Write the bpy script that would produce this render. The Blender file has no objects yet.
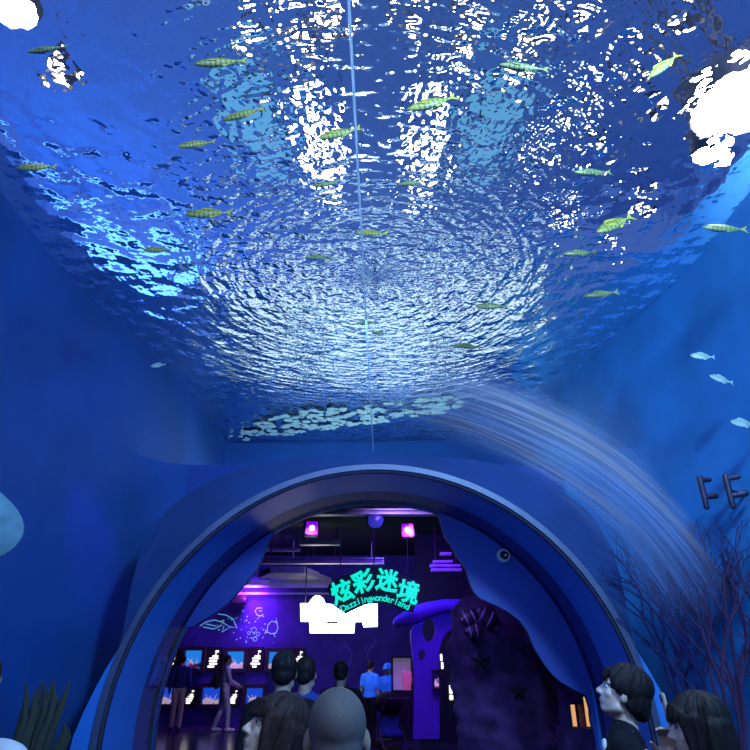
import bpy, bmesh, math, random
from mathutils import Vector, Matrix, Euler, noise as mnoise
random.seed(7)
S = bpy.context.scene
COL = S.collection
PI = math.pi
R = math.radians

# ------------------------------------------------------------------ camera
PITCH = R(25.25); CZ = 1.68; F = 600.0
cp, sp = math.cos(PITCH), math.sin(PITCH)
cam = bpy.data.cameras.new('camera'); cam.sensor_width = 36; cam.lens = 28.8
camo = bpy.data.objects.new('camera', cam); COL.objects.link(camo)
camo.location = (0, 0, CZ); camo.rotation_euler = (PI/2 + PITCH, 0, 0)
cam.clip_start = 0.05; cam.clip_end = 200
S.camera = camo
S.view_settings.view_transform = 'Standard'; S.view_settings.look = 'None'
S.view_settings.gamma = 1; S.view_settings.use_curve_mapping = False
S.view_settings.exposure = 0.0

def ray(px, py):
    u = (px-375)/F; w = (375-py)/F
    return Vector((u, cp-w*sp, sp+w*cp))
def at_y(px, py, Y):
    d = ray(px, py); return d*(Y/d.y) + Vector((0, 0, CZ))
def at_s(px, py, s):
    return ray(px, py)*s + Vector((0, 0, CZ))
def at_z(px, py, Z):
    d = ray(px, py); return d*((Z-CZ)/d.z) + Vector((0, 0, CZ))

# ------------------------------------------------------------------ materials
MATS = {}
def mat(name, col, rough=.6, metal=0, emit=None, strength=0, var=.15, scale=6, bump=0, spec=.5):
    if name in MATS: return MATS[name]
    m = bpy.data.materials.new(name); m.use_nodes = True
    n = m.node_tree.nodes; l = m.node_tree.links
    b = n['Principled BSDF']
    b.inputs['Roughness'].default_value = rough; b.inputs['Metallic'].default_value = metal
    b.inputs['Specular IOR Level'].default_value = spec
    tc = n.new('ShaderNodeTexCoord'); nz = n.new('ShaderNodeTexNoise')
    nz.inputs['Scale'].default_value = scale; nz.inputs['Detail'].default_value = 5
    l.new(tc.outputs['Object'], nz.inputs['Vector'])
    rp = n.new('ShaderNodeValToRGB')
    rp.color_ramp.elements[0].position = .3; rp.color_ramp.elements[1].position = .7
    rp.color_ramp.elements[0].color = tuple(c*(1-var) for c in col[:3]) + (1,)
    rp.color_ramp.elements[1].color = tuple(min(1, c*(1+var)) for c in col[:3]) + (1,)
    l.new(nz.outputs['Fac'], rp.inputs['Fac']); l.new(rp.outputs['Color'], b.inputs['Base Color'])
    if emit:
        b.inputs['Emission Color'].default_value = tuple(emit[:3]) + (1,)
        b.inputs['Emission Strength'].default_value = strength
    if bump:
        bp = n.new('ShaderNodeBump'); bp.inputs['Strength'].default_value = bump; bp.inputs['Distance'].default_value = .05
        l.new(nz.outputs['Fac'], bp.inputs['Height']); l.new(bp.outputs['Normal'], b.inputs['Normal'])
    MATS[name] = m
    return m

# ------------------------------------------------------------------ mesh helpers
class MB:
    def __init__(s): s.v = []; s.f = []
    def add(s, vs, fs, M=None):
        o = len(s.v)
        s.v += [tuple(M @ Vector(v)) if M else tuple(v) for v in vs]
        s.f += [tuple(i+o for i in f) for f in fs]
        return s
    def box(s, c, d, M=None, bev=0):
        x, y, z = d[0]/2, d[1]/2, d[2]/2
        if bev:
            bm = bmesh.new(); bmesh.ops.create_cube(bm, size=1)
            for v in bm.verts: v.co = Vector((v.co.x*d[0]+c[0], v.co.y*d[1]+c[1], v.co.z*d[2]+c[2]))
            bmesh.ops.bevel(bm, geom=bm.edges[:], offset=bev, segments=2, affect='EDGES')
            bm.verts.index_update()
            s.add([v.co.copy() for v in bm.verts], [[v.index for v in f.verts] for f in bm.faces], M); bm.free(); return s
        vs = [(c[0]+a*x, c[1]+b*y, c[2]+e*z) for a in (-1, 1) for b in (-1, 1) for e in (-1, 1)]
        return s.add(vs, [(0,1,3,2),(4,6,7,5),(0,4,5,1),(2,3,7,6),(0,2,6,4),(1,5,7,3)], M)
    def tube(s, pts, rad, n=10, caps=True, M=None, round_ends=False):
        pts = [Vector(p) for p in pts]
        if not hasattr(rad, '__len__'): rad = [rad]*len(pts)
        rad = list(rad)
        if round_ends:
            d0 = (pts[0]-pts[1]).normalized(); d1 = (pts[-1]-pts[-2]).normalized()
            pre = []; prer = []; post = []; postr = []
            for a in (88, 60, 30):
                pre.append(pts[0]+d0*rad[0]*math.sin(R(a))); prer.append(rad[0]*math.cos(R(a)))
            for a in (30, 60, 88):
                post.append(pts[-1]+d1*rad[-1]*math.sin(R(a))); postr.append(rad[-1]*math.cos(R(a)))
            pts = pre+pts+post; rad = prer+rad+postr
        vs = []; fs = []
        up = Vector((0, 0, 1)); prev = None
        for i, p in enumerate(pts):
            t = (pts[min(i+1, len(pts)-1)]-pts[max(i-1, 0)]).normalized()
            if prev is None:
                a = up if abs(t.z) < .9 else Vector((1, 0, 0))
                nx = t.cross(a).normalized()
            else:
                nx = (prev - t*prev.dot(t)).normalized()
            prev = nx; ny = t.cross(nx)
            for k in range(n):
                an = 2*PI*k/n
                vs.append(p + (nx*math.cos(an)+ny*math.sin(an))*rad[i])
        for i in range(len(pts)-1):
            for k in range(n):
                a = i*n+k; b = i*n+(k+1) % n
                fs.append((a, b, b+n, a+n))
        if caps:
            fs.append(tuple(range(n-1, -1, -1))); fs.append(tuple((len(pts)-1)*n+k for k in range(n)))
        return s.add(vs, fs, M)
    def cap(s, a, b, ra, rb, M=None, n=14):
        a = Vector(a); b = Vector(b)
        return s.tube([a.lerp(b, t) for t in (0, .33, .66, 1)], [ra+(rb-ra)*t for t in (0, .33, .66, 1)], n=n, M=M, round_ends=True)
    def ell(s, c, r, M=None, nu=20, nv=12, rot=None):
        vs = []; fs = []
        for j in range(nv+1):
            ph = PI*j/nv
            ring = 1 if j in (0, nv) else nu
            for i in range(ring):
                th = 2*PI*i/nu
                v = Vector((r[0]*math.sin(ph)*math.cos(th), r[1]*math.sin(ph)*math.sin(th), r[2]*math.cos(ph)))
                if rot: v = rot @ v
                vs.append(v+Vector(c))
        idx = lambda j, i: 0 if j == 0 else (len(vs)-1 if j == nv else 1+(j-1)*nu+i % nu)
        for j in range(nv):
            for i in range(nu):
                q = [idx(j, i), idx(j+1, i), idx(j+1, i+1), idx(j, i+1)]
                o = []
                for k in q:
                    if k not in o: o.append(k)
                fs.append(tuple(o))
        return s.add(vs, fs, M)
    def prism(s, poly, d0, d1, axis='y', M=None):
        n = len(poly)
        f = (lambda p, d: (p[0], d, p[1])) if axis == 'y' else ((lambda p, d: (d, p[0], p[1])) if axis == 'x' else (lambda p, d: (p[0], p[1], d)))
        vs = [f(p, d0) for p in poly]+[f(p, d1) for p in poly]
        fs = [tuple(range(n)), tuple(range(2*n-1, n-1, -1))]+[(i, i+n, (i+1) % n+n, (i+1) % n) for i in range(n)]
        return s.add(vs, fs, M)
    def lathe(s, prof, c=(0, 0, 0), n=24, M=None, a0=0, a1=2*PI, axis='z'):
        closed = abs(a1-a0-2*PI) < 1e-6
        k = n if closed else n+1
        vs = []; fs = []; m = len(prof)
        for i in range(k):
            a = a0+(a1-a0)*i/n
            for r, h in prof:
                if axis == 'z': v = (c[0]+r*math.cos(a), c[1]+r*math.sin(a), c[2]+h)
                else: v = (c[0]+r*math.cos(a), c[1]+h, c[2]+r*math.sin(a))
                vs.append(v)
        for i in range(n):
            for j in range(m-1):
                a = i*m+j; b = ((i+1) % k)*m+j
                fs.append((a, b, b+1, a+1))
        return s.add(vs, fs, M)

def link(name, me, m=None, parent=None, smooth=True):
    o = bpy.data.objects.new(name, me); COL.objects.link(o)
    if m: me.materials.append(m)
    if smooth:
        me.polygons.foreach_set('use_smooth', [True]*len(me.polygons))
        try: me.set_sharp_from_angle(angle=R(40))
        except Exception: pass
    if parent: o.parent = parent
    return o
def build(name, mb, m, parent=None, smooth=True, fixn=True):
    me = bpy.data.meshes.new(name); me.from_pydata(mb.v, [], mb.f); me.validate()
    if fixn:
        bm = bmesh.new(); bm.from_mesh(me); bmesh.ops.recalc_face_normals(bm, faces=bm.faces[:]); bm.to_mesh(me); bm.free()
    return link(name, me, m, parent, smooth)
def blob(name, mb, m, parent=None, voxel=.012, smooth=4, fn=None):
    """union of overlapping solids as one continuous skin"""
    me = bpy.data.meshes.new(name); me.from_pydata(mb.v, [], mb.f)
    bm = bmesh.new(); bm.from_mesh(me); bmesh.ops.recalc_face_normals(bm, faces=bm.faces[:]); bm.to_mesh(me); bm.free()
    o = bpy.data.objects.new('tmp', me); COL.objects.link(o)
    rm = o.modifiers.new('r', 'REMESH'); rm.mode = 'VOXEL'; rm.voxel_size = voxel
    if smooth:
        sm = o.modifiers.new('s', 'SMOOTH'); sm.iterations = smooth; sm.factor = .5
    me2 = bpy.data.meshes.new_from_object(o.evaluated_get(bpy.context.evaluated_depsgraph_get()))
    bpy.data.objects.remove(o); bpy.data.meshes.remove(me)
    me2.name = name; me2.materials.clear()
    if fn:
        for v in me2.vertices: v.co = fn(v.co)
    r = link(name, me2, m, parent)
    return r
def curve_mesh(loops, depth, bev=0):
    """filled 2D outline with holes, extruded"""
    c = bpy.data.curves.new('c', 'CURVE'); c.dimensions = '2D'; c.fill_mode = 'BOTH'; c.extrude = depth/2; c.bevel_depth = bev
    for lp in loops:
        sp_ = c.splines.new('POLY'); sp_.points.add(len(lp)-1)
        for i, p in enumerate(lp): sp_.points[i].co = (p[0], p[1], 0, 1)
        sp_.use_cyclic_u = True
    o = bpy.data.objects.new('c', c); COL.objects.link(o)
    me = bpy.data.meshes.new_from_object(o.evaluated_get(bpy.context.evaluated_depsgraph_get()))
    bpy.data.objects.remove(o); bpy.data.curves.remove(c)
    return me
def plate(name, loops, y, depth, m, parent=None, bev=0):
    """outline given in world x,z, standing at distance y facing the viewer"""
    me = curve_mesh(loops, depth, bev)
    for v in me.vertices: v.co = Vector((v.co.x, y - v.co.z, v.co.y))
    me.materials.clear()
    bm = bmesh.new(); bm.from_mesh(me); bmesh.ops.remove_doubles(bm, verts=bm.verts[:], dist=1e-5); bmesh.ops.recalc_face_normals(bm, faces=bm.faces[:]); bm.to_mesh(me); bm.free()
    return link(name, me, m, parent, smooth=False)
def text_mb(mb, body, size, M, offset=0, depth=.02, bev=0):
    c = bpy.data.curves.new('t', 'FONT'); c.body = body; c.size = size; c.extrude = depth/2; c.offset = offset
    c.align_x = 'CENTER'; c.align_y = 'CENTER'; c.resolution_u = 3; c.bevel_depth = bev; c.bevel_resolution = 1
    o = bpy.data.objects.new('t', c); COL.objects.link(o)
    me = bpy.data.meshes.new_from_object(o.evaluated_get(bpy.context.evaluated_depsgraph_get()))
    mb.add([v.co.copy() for v in me.vertices], [tuple(p.vertices) for p in me.polygons], M)
    bpy.data.objects.remove(o); bpy.data.curves.remove(c); bpy.data.meshes.remove(me)
def tag(o, label=None, cat=None, group=None, kind=None):
    if label: o['label'] = label
    if cat: o['category'] = cat
    if group: o['group'] = group
    if kind: o['kind'] = kind
    return o
def empty(name, loc=(0, 0, 0), rz=0, label=None, cat=None, group=None):
    o = bpy.data.objects.new(name, None); COL.objects.link(o); o.empty_display_size = .1
    o.location = loc; o.rotation_euler = (0, 0, rz)
    return tag(o, label, cat, group)
def struct(o): o['kind'] = 'structure'; return o
def kids(o, _c={}):
    return [c for c in COL.objects if c.parent == o]
def copy_tree(o, parent=None):
    c = o.copy(); COL.objects.link(c)
    if parent: c.parent = parent
    for ch in kids(o): copy_tree(ch, c)
    return c
def light(name, kind, loc, target, energy, color, size=.5, size_y=None, spot=60, blend=.5):
    d = bpy.data.lights.new(name, kind); d.energy = energy; d.color = color
    if kind == 'AREA':
        d.size = size
        if size_y: d.shape = 'RECTANGLE'; d.size_y = size_y
    elif kind == 'SPOT': d.spot_size = R(spot); d.spot_blend = blend; d.shadow_soft_size = size
    else: d.shadow_soft_size = size
    o = bpy.data.objects.new(name, d); COL.objects.link(o); o.location = loc
    if target is not None:
        o.rotation_euler = (Vector(target)-Vector(loc)).to_track_quat('-Z', 'Y').to_euler()
    return o
# ------------------------------------------------------------------ special node materials
CX, ZC, RR = .017, 1.11, 2.114
WZ = 4.95
class NT:
    def __init__(s, name):
        s.m = bpy.data.materials.new(name); s.m.use_nodes = True
        s.t = s.m.node_tree; s.t.nodes.clear(); s.l = s.t.links
        s.out = s.t.nodes.new('ShaderNodeOutputMaterial')
    def n(s, t, **kw):
        x = s.t.nodes.new(t)
        for k, v in kw.items(): setattr(x, k, v)
        return x
    def ma(s, op, a, b=None, c=None, clamp=False):
        x = s.t.nodes.new('ShaderNodeMath'); x.operation = op; x.use_clamp = clamp
        for i, v in enumerate((a, b, c)):
            if v is None: continue
            if isinstance(v, (int, float)): x.inputs[i].default_value = v
            else: s.l.new(v, x.inputs[i])
        return x.outputs[0]
    def ramp(s, v, a, b):      # smooth 0..1 from a to b
        x = s.t.nodes.new('ShaderNodeMapRange'); x.interpolation_type = 'SMOOTHSTEP'
        x.inputs['From Min'].default_value = a; x.inputs['From Max'].default_value = b
        s.l.new(v, x.inputs['Value']); return x.outputs[0]
    def comb(s, x, y, z):
        c = s.t.nodes.new('ShaderNodeCombineXYZ')
        for i, v in enumerate((x, y, z)):
            if isinstance(v, (int, float)): c.inputs[i].default_value = v
            else: s.l.new(v, c.inputs[i])
        return c.outputs[0]
    def noise(s, vec, scale, detail=2, rough=.5):
        x = s.t.nodes.new('ShaderNodeTexNoise'); x.inputs['Scale'].default_value = scale
        x.inputs['Detail'].default_value = detail; x.inputs['Roughness'].default_value = rough
        s.l.new(vec, x.inputs['Vector']); return x.outputs['Fac']

def water_material():
    w = NT('rippled_water')
    tc = w.n('ShaderNodeTexCoord'); sx = w.n('ShaderNodeSeparateXYZ'); w.l.new(tc.outputs['Object'], sx.inputs[0])
    X, Y = sx.outputs[0], sx.outputs[1]
    yy = w.ma('SUBTRACT', Y, RING_Y)
    r = w.ma('SQRT', w.ma('ADD', w.ma('MULTIPLY', X, X), w.ma('MULTIPLY', yy, yy)))
    th = w.ma('ARCTAN2', yy, X)
    ct = w.ma('COSINE', th); st = w.ma('SINE', th)
    wob = w.noise(tc.outputs['Object'], 3.0, 2)
    rw = w.ma('ADD', r, w.ma('MULTIPLY', wob, .10))
    # ripples drawn out along circles, shaped like the dome's ring reflections
    n1 = w.noise(w.comb(w.ma('MULTIPLY', rw, 13), w.ma('MULTIPLY', ct, 6), w.ma('MULTIPLY', st, 6)), 1.0, 1.2, .5)
    n2 = w.noise(tc.outputs['Object'], 14, 1.2, .5)
    n3 = w.noise(tc.outputs['Object'], 5.0, .6, .5)
    ring = w.ma('MULTIPLY', w.ma('SINE', w.ma('MULTIPLY', rw, 52)), .5)
    fall = w.ramp(r, 2.6, .3)
    # height of the waves in metres
    calm = w.ramp(w.ma('ABSOLUTE', X), 1.9, 1.0)
    fine = w.ma('ADD', w.ma('MULTIPLY', n1, A_POLAR), w.ma('ADD', w.ma('MULTIPLY', n2, A_FINE), w.ma('MULTIPLY', w.ma('MULTIPLY', ring, fall), A_RING)))
    h = w.ma('ADD', w.ma('MULTIPLY', fine, w.ma('ADD', w.ma('MULTIPLY', calm, .78), .22)), w.ma('MULTIPLY', n3, A_SWELL))
    bp = w.n('ShaderNodeBump'); bp.inputs['Strength'].default_value = 1; bp.inputs['Distance'].default_value = 1
    w.l.new(h, bp.inputs['Height'])
    g = w.n('ShaderNodeBsdfGlass'); g.inputs['IOR'].default_value = IOR; g.inputs['Roughness'].default_value = 0
    g.inputs['Color'].default_value = (.90, .96, 1, 1)
    w.l.new(bp.outputs[0], g.inputs['Normal'])
    w.l.new(g.outputs[0], w.out.inputs[0])
    return w.m

def acrylic_material():
    w = NT('clear_acrylic')
    tc = w.n('ShaderNodeTexCoord'); sx = w.n('ShaderNodeSeparateXYZ'); w.l.new(tc.outputs['Object'], sx.inputs[0])
    X, Y, Z = sx.outputs
    ph = w.ma('ARCTAN2', w.ma('SUBTRACT', Z, ZC), w.ma('SUBTRACT', X, CX))      # 0 at the right springing, pi/2 at the crown
    tr = w.n('ShaderNodeBsdfTransparent'); tr.inputs[0].default_value = (.95, .98, 1, 1)
    gl = w.n('ShaderNodeBsdfGlossy'); gl.inputs['Roughness'].default_value = .03
    lw = w.n('ShaderNodeLayerWeight'); lw.inputs[0].default_value = .5
    fr = w.ma('ADD', w.ma('MULTIPLY', w.ma('POWER', lw.outputs['Facing'], 4), .16), .012)
    m1 = w.n('ShaderNodeMixShader'); w.l.new(fr, m1.inputs[0]); w.l.new(tr.outputs[0], m1.inputs[1]); w.l.new(gl.outputs[0], m1.inputs[2])
    # reflections painted on the shell: pale wavy streaks that run round the arch
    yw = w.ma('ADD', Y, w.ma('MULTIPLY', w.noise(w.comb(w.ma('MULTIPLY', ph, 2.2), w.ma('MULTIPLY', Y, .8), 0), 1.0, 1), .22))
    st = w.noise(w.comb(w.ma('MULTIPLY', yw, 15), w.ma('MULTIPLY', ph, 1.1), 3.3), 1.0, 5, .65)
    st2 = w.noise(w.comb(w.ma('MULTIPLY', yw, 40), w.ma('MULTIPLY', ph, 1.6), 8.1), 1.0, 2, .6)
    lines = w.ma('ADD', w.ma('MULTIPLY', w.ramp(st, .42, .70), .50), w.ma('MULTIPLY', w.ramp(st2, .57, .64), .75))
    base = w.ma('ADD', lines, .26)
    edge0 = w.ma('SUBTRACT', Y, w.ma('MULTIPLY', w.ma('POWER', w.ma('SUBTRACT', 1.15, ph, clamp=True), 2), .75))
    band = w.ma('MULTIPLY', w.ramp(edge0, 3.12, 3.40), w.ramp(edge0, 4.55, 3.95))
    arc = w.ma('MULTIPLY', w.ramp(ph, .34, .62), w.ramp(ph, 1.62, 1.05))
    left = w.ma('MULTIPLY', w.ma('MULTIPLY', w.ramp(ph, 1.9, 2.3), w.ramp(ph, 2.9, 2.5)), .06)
    fac = w.ma('MULTIPLY', w.ma('MULTIPLY', w.ma('ADD', arc, left), band), w.ma('MULTIPLY', base, STREAK_SHEEN), clamp=True)
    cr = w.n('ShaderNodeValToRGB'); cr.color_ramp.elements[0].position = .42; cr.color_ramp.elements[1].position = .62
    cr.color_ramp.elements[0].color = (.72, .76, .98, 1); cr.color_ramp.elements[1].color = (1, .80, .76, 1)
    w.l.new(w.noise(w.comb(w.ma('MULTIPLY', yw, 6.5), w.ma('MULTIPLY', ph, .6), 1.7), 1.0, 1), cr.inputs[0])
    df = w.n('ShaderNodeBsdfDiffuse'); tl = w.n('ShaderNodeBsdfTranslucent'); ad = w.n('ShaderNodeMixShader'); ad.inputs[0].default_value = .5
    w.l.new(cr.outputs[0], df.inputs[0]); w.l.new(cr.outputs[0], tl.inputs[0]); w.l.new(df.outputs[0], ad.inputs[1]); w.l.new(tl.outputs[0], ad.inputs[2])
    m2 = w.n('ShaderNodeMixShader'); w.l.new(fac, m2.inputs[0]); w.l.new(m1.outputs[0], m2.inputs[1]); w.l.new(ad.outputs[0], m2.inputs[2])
    w.l.new(m2.outputs[0], w.out.inputs[0])
    return w.m
RING_Y = 4.75; IOR = 1.17
A_POLAR, A_FINE, A_RING, A_SWELL = .046, .031, .0022, .040
STREAK_SHEEN = 1.45

M = dict(
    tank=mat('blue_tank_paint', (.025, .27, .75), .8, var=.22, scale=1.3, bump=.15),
    tank_dim=mat('dimmed_tank_paint', (.012, .10, .40), .8, var=.22, scale=1.1, bump=.15),  # same tank paint darkened, standing in for less light on these walls
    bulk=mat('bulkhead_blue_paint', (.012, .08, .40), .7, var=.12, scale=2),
    pale=mat('pale_render', (.55, .72, .72), .8, var=.25, scale=3),
    ringm=mat('ring_aluminium', (.09, .12, .22), .45, .2, var=.05),
    ringb=mat('ring_blue_band', (.05, .30, .95), .35, var=.06),
    rubber=mat('ring_gasket', (.01, .015, .05), .6),
    reveal=mat('reveal_violet_blue', (.06, .075, .36), .55, var=.08, scale=2),
    board=mat('board_blue', (.025, .075, .42), .55, var=.08, scale=2),
    edge=mat('board_edge_dark', (.015, .03, .12), .7),
    floor=mat('dark_polished_floor', (.05, .045, .09), .18, var=.3, scale=3),
    black=mat('matt_black', (.012, .012, .018), .8),
    dark=mat('dark_charcoal', (.03, .03, .045), .6),
    mural=mat('violet_mural_wall', (.05, .035, .32), .75, var=.35, scale=1.6),
    duct=mat('galvanised_metal', (.42, .42, .50), .45, .3, var=.15, scale=9),
    hall=mat('hall_blue_wall', (.26, .40, .66), .8),
    sand=mat('tank_sand', (.45, .47, .45), .9, scale=30, bump=.3),
    seam=mat('seam_bead', (.55, .62, .8), .35),
)
def seam_material():
    w = NT('seam_resin'); tl = w.n('ShaderNodeBsdfTranslucent'); df = w.n('ShaderNodeBsdfDiffuse'); mx = w.n('ShaderNodeMixShader')
    tc = w.n('ShaderNodeTexCoord'); mx.inputs[0].default_value = .75
    cr = w.n('ShaderNodeValToRGB'); cr.color_ramp.elements[0].color = (.75, .85, 1, 1); cr.color_ramp.elements[1].color = (1, 1, 1, 1)
    w.l.new(w.noise(tc.outputs['Object'], 9, 2), cr.inputs[0])
    for x in (tl, df): w.l.new(cr.outputs[0], x.inputs[0])
    w.l.new(df.outputs[0], mx.inputs[1]); w.l.new(tl.outputs[0], mx.inputs[2]); w.l.new(mx.outputs[0], w.out.inputs[0])
    return w.m
M['seam'] = seam_material()
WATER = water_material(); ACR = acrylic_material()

# ------------------------------------------------------------------ setting
struct(build('floor', MB().box((0, 8, -.05), (16, 24, .1)), M['floor']))
# tank side walls, curving round into the back wall of the tank
def side_wall(name, sgn, m):
    curve = [(2.1+.8*math.cos(PI/2*k/16), 4.3+2.25*math.sin(PI/2*k/16)) for k in range(17)]
    low = [(2.9, -3.5), (2.9, 3.0)]+curve
    mb = MB().prism([(sgn*a, b) for a, b in low+[(2.1, 6.69), (3.1, 6.69), (3.1, -3.5)]], 0, 3.65, axis='z')
    up = [(2.9, -3.5), (2.9, 3.0)]+curve[:8]+[(2.58, 6.6), (2.52, 7.4), (2.48, 9.5)]
    mb.prism([(sgn*a, b) for a, b in up+[(3.1, 9.5), (3.1, -3.5)]], 3.65, 5.12, axis='z')
    o = build(name, mb, m); return struct(o)
side_wall('wall_tank_right', 1, M['tank']); side_wall('wall_tank_left', -1, M['tank_dim'])
struct(build('wall_tank_far', MB().box((0, 9.56, 4.36), (5.9, .12, 1.52)), M['tank_dim']))
struct(build('wall_tank_near', MB().box((0, -3.56, 2.56), (6.1, .12, 5.12)), M['tank_dim']))
# back wall of the tank over the tube, and the solid tube end with the round opening
a0 = math.asin((0-ZC)/(RR+.0))
arc = [(CX+RR*math.cos(a), ZC+RR*math.sin(a)) for a in [PI-a0+(2*a0-PI)*k/72 for k in range(73)]]
poly = [(-2.2, 0)]+arc+[(2.2, 0), (2.2, 3.65), (-2.2, 3.65)]
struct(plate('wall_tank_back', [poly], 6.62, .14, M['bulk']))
def flange_r(a):
    d = abs(math.degrees(a)-90)
    x = max(0, min(1, (d-2)/44)); y = max(0, min(1, (d-46)/30))
    return RR+.155+.30*(x*x*(3-2*x))-.39*(y*y*(3-2*y))+.0
fl = []
for k in range(81):
    a = a0+(PI-2*a0)*k/80
    r = max(RR+.07, flange_r(a)); fl.append((CX+r*math.cos(a), ZC+r*math.sin(a)))
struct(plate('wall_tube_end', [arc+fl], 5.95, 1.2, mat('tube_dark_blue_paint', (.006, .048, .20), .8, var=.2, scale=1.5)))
struct(build('trim_tank_shelf', MB().box((0, 8.06, 3.62), (5.6, 2.88, .06)), M['pale']))
# lighter plinth facing outside the ring near the floor
for nm, sg in (('trim_plinth_left', -1), ('trim_plinth_right', 1)):
    o_ = []; i_ = []
    for k in range(13):
        z = 1.95*k/12
        hw = math.sqrt(RR**2-(z-ZC)**2)
        o_.append((CX+sg*(hw+.012+.20*min(1, (1.95-z)/.9)), z)); i_.append((CX+sg*(hw+.005), z))
    struct(plate(nm, [o_+i_[::-1]], 5.30, .03, M['ringb']))
rim = MB().lathe([(RR-.005, .16), (RR-.005, -.06), (RR+.045, -.06), (RR+.05, -.02), (RR+.05, .0)], (CX, 5.32, ZC), 96, a0=a0, a1=PI-a0, axis='y')
struct(build('trim_portal_rim', rim, M['ringm'], fixn=True))
gas = MB().tube([(CX+(RR-.012)*math.cos(a0+(PI-2*a0)*k/96), 5.30, ZC+(RR-.012)*math.sin(a0+(PI-2*a0)*k/96)) for k in range(97)], .022, 8)
struct(build('trim_portal_gasket', gas, M['rubber']))
band = MB().lathe([(RR-.012, .02), (RR-.012, .70), (RR+.06, .70), (RR+.06, .16)], (CX, 5.32, ZC), 96, a0=a0, a1=PI-a0, axis='y')
struct(build('trim_portal_band', band, M['ringb']))
rev = MB().lathe([(RR-.014, .70), (RR+.005, 1.25), (RR+.1, 1.25), (RR+.1, .70)], (CX, 5.32, ZC), 96, a0=a0, a1=PI-a0, axis='y')
struct(build('trim_portal_reveal', rev, M['reveal']))
# wavy-edged boards that close the corners of the portal
BY = 6.60
RB = RR+.03
def bp_(p): v = at_y(p[0], p[1], BY); return (v.x, v.z)
left_e = [bp_(p) for p in [(283, 513), (276, 529), (267, 548), (262, 560), (256, 572), (245, 585), (229, 603), (213, 615), (204, 620), (195, 626), (184, 628), (173, 633), (166, 640), (162, 650), (159, 680), (155, 720), (152, 752)]]
right_e = [bp_(p) for p in [(434, 506), (439, 518), (444, 536), (451, 546), (456, 556), (461, 563), (466, 570), (469, 582), (473, 592), (480, 599), (492, 604), (506, 611), (519, 621), (527, 632), (533, 647), (539, 657), (546, 668), (552, 675), (560, 682), (574, 690), (585, 695), (589, 708), (590, 720), (594, 736), (596, 752)]]
def arcpts(a, b, n=40): return [(CX+RB*math.cos(a+(b-a)*k/n), ZC+RB*math.sin(a+(b-a)*k/n)) for k in range(n+1)]
aL = math.atan2(left_e[0][1]-ZC, left_e[0][0]-CX); aR = math.atan2(right_e[0][1]-ZC, right_e[0][0]-CX)
xl = left_e[-1][0]; xr = right_e[-1][0]
z0 = math.asin((0-ZC)/RB)
def board(name, poly, lab):
    o = struct(plate(name, [poly], BY, .07, M['board'])); o.data.materials.append(M['edge'])
    for p in o.data.polygons:
        if abs(p.normal.y) < .5: p.material_index = 1
    return o
board('trim_portal_board_left', arcpts(PI-z0, aL)+left_e+[(xl-.02, 0)], '')
board('trim_portal_board_right', arcpts(z0, aR)+right_e+[(xr+.02, 0)], '')
# acrylic tunnel
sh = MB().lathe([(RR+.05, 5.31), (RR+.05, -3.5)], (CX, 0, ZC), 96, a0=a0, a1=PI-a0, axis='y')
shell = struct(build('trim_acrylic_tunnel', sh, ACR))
sm_ = []
for k in range(40):
    y = -1+5.9*k/39
    x = -.085+.0145*y
    sm_.append((x, y, ZC+math.sqrt((RR+.05)**2-(x-CX)**2)-.004))
struct(build('trim_acrylic_seam', MB().tube(sm_, .0042, 6), M['seam']))
# water
g = MB(); nx, ny = 60, 110
for j in range(ny+1):
    for i in range(nx+1):
        x = -2.95+5.9*i/nx; y = -3.5+13.0*j/ny
        g.v.append((x, y, .012*math.sin(x*2.1+y*1.3)+.010*math.sin(y*3.1-x*1.1)))
for j in range(ny):
    for i in range(nx):
        a = j*(nx+1)+i; g.f.append((a, a+1, a+nx+2, a+nx+1))
wo = struct(build('water_surface', g, WATER, fixn=False)); wo.location.z = WZ
# tank bed beside the tunnel
for nm, sg in (('floor_tank_bed_right', 1), ('floor_tank_bed_left', -1)):
    struct(build(nm, MB().box((sg*2.42, .9, .15), (.95, 8.7, .3)), M['sand']))
# hall above the tank
struct(build('wall_hall_far', MB().box((0, 14, 7.5), (20, .2, 5)), M['hall']))
struct(build('wall_hall_left', MB().box((-9, 3, 7.5), (.2, 22, 5)), M['hall']))
struct(build('wall_hall_right', MB().box((9, 3, 7.5), (.2, 22, 5)), M['hall']))
struct(build('wall_hall_near', MB().box((0, -8, 7.5), (20, .2, 5)), M['hall']))
struct(build('ceiling_hall', MB().box((0, 3, 10.05), (20, 22.4, .1)), M['hall']))
for nm, c, d in (('floor_deck_left', (-6, 3, 5.06), (5.9, 22, .12)), ('floor_deck_right', (6, 3, 5.06), (5.9, 22, .12)), ('floor_deck_far', (0, 11.05, 5.06), (6.1, 5.85, .12)), ('floor_deck_near', (0, -5.8, 5.06), (6.1, 4.4, .12))):
    struct(build(nm, MB().box(c, d), M['hall']))
# room beyond the portal
struct(build('wall_room_far', MB().box((0, 19.1, 2.25), (16, .2, 4.5)), M['mural']))
struct(build('wall_room_left', MB().box((-7.9, 12.8, 2.25), (.2, 12.5, 4.5)), M['mural']))
struct(build('wall_room_right', MB().box((7.9, 12.8, 2.25), (.2, 12.5, 4.5)), M['black']))
struct(build('ceiling_room', MB().box((0, 14.4, 4.6), (16, 9.6, .1)), M['black']))
for sg, nm in ((-1, 'wall_room_near_left'), (1, 'wall_room_near_right')):
    struct(build(nm, MB().box((sg*5.5, 6.8, 1.8), (4.8, .2, 3.6)), M['black']))
struct(build('ceiling_room_low', MB().box((0, 8.15, 3.57), (15.8, 2.9, .03)), M['black']))
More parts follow.
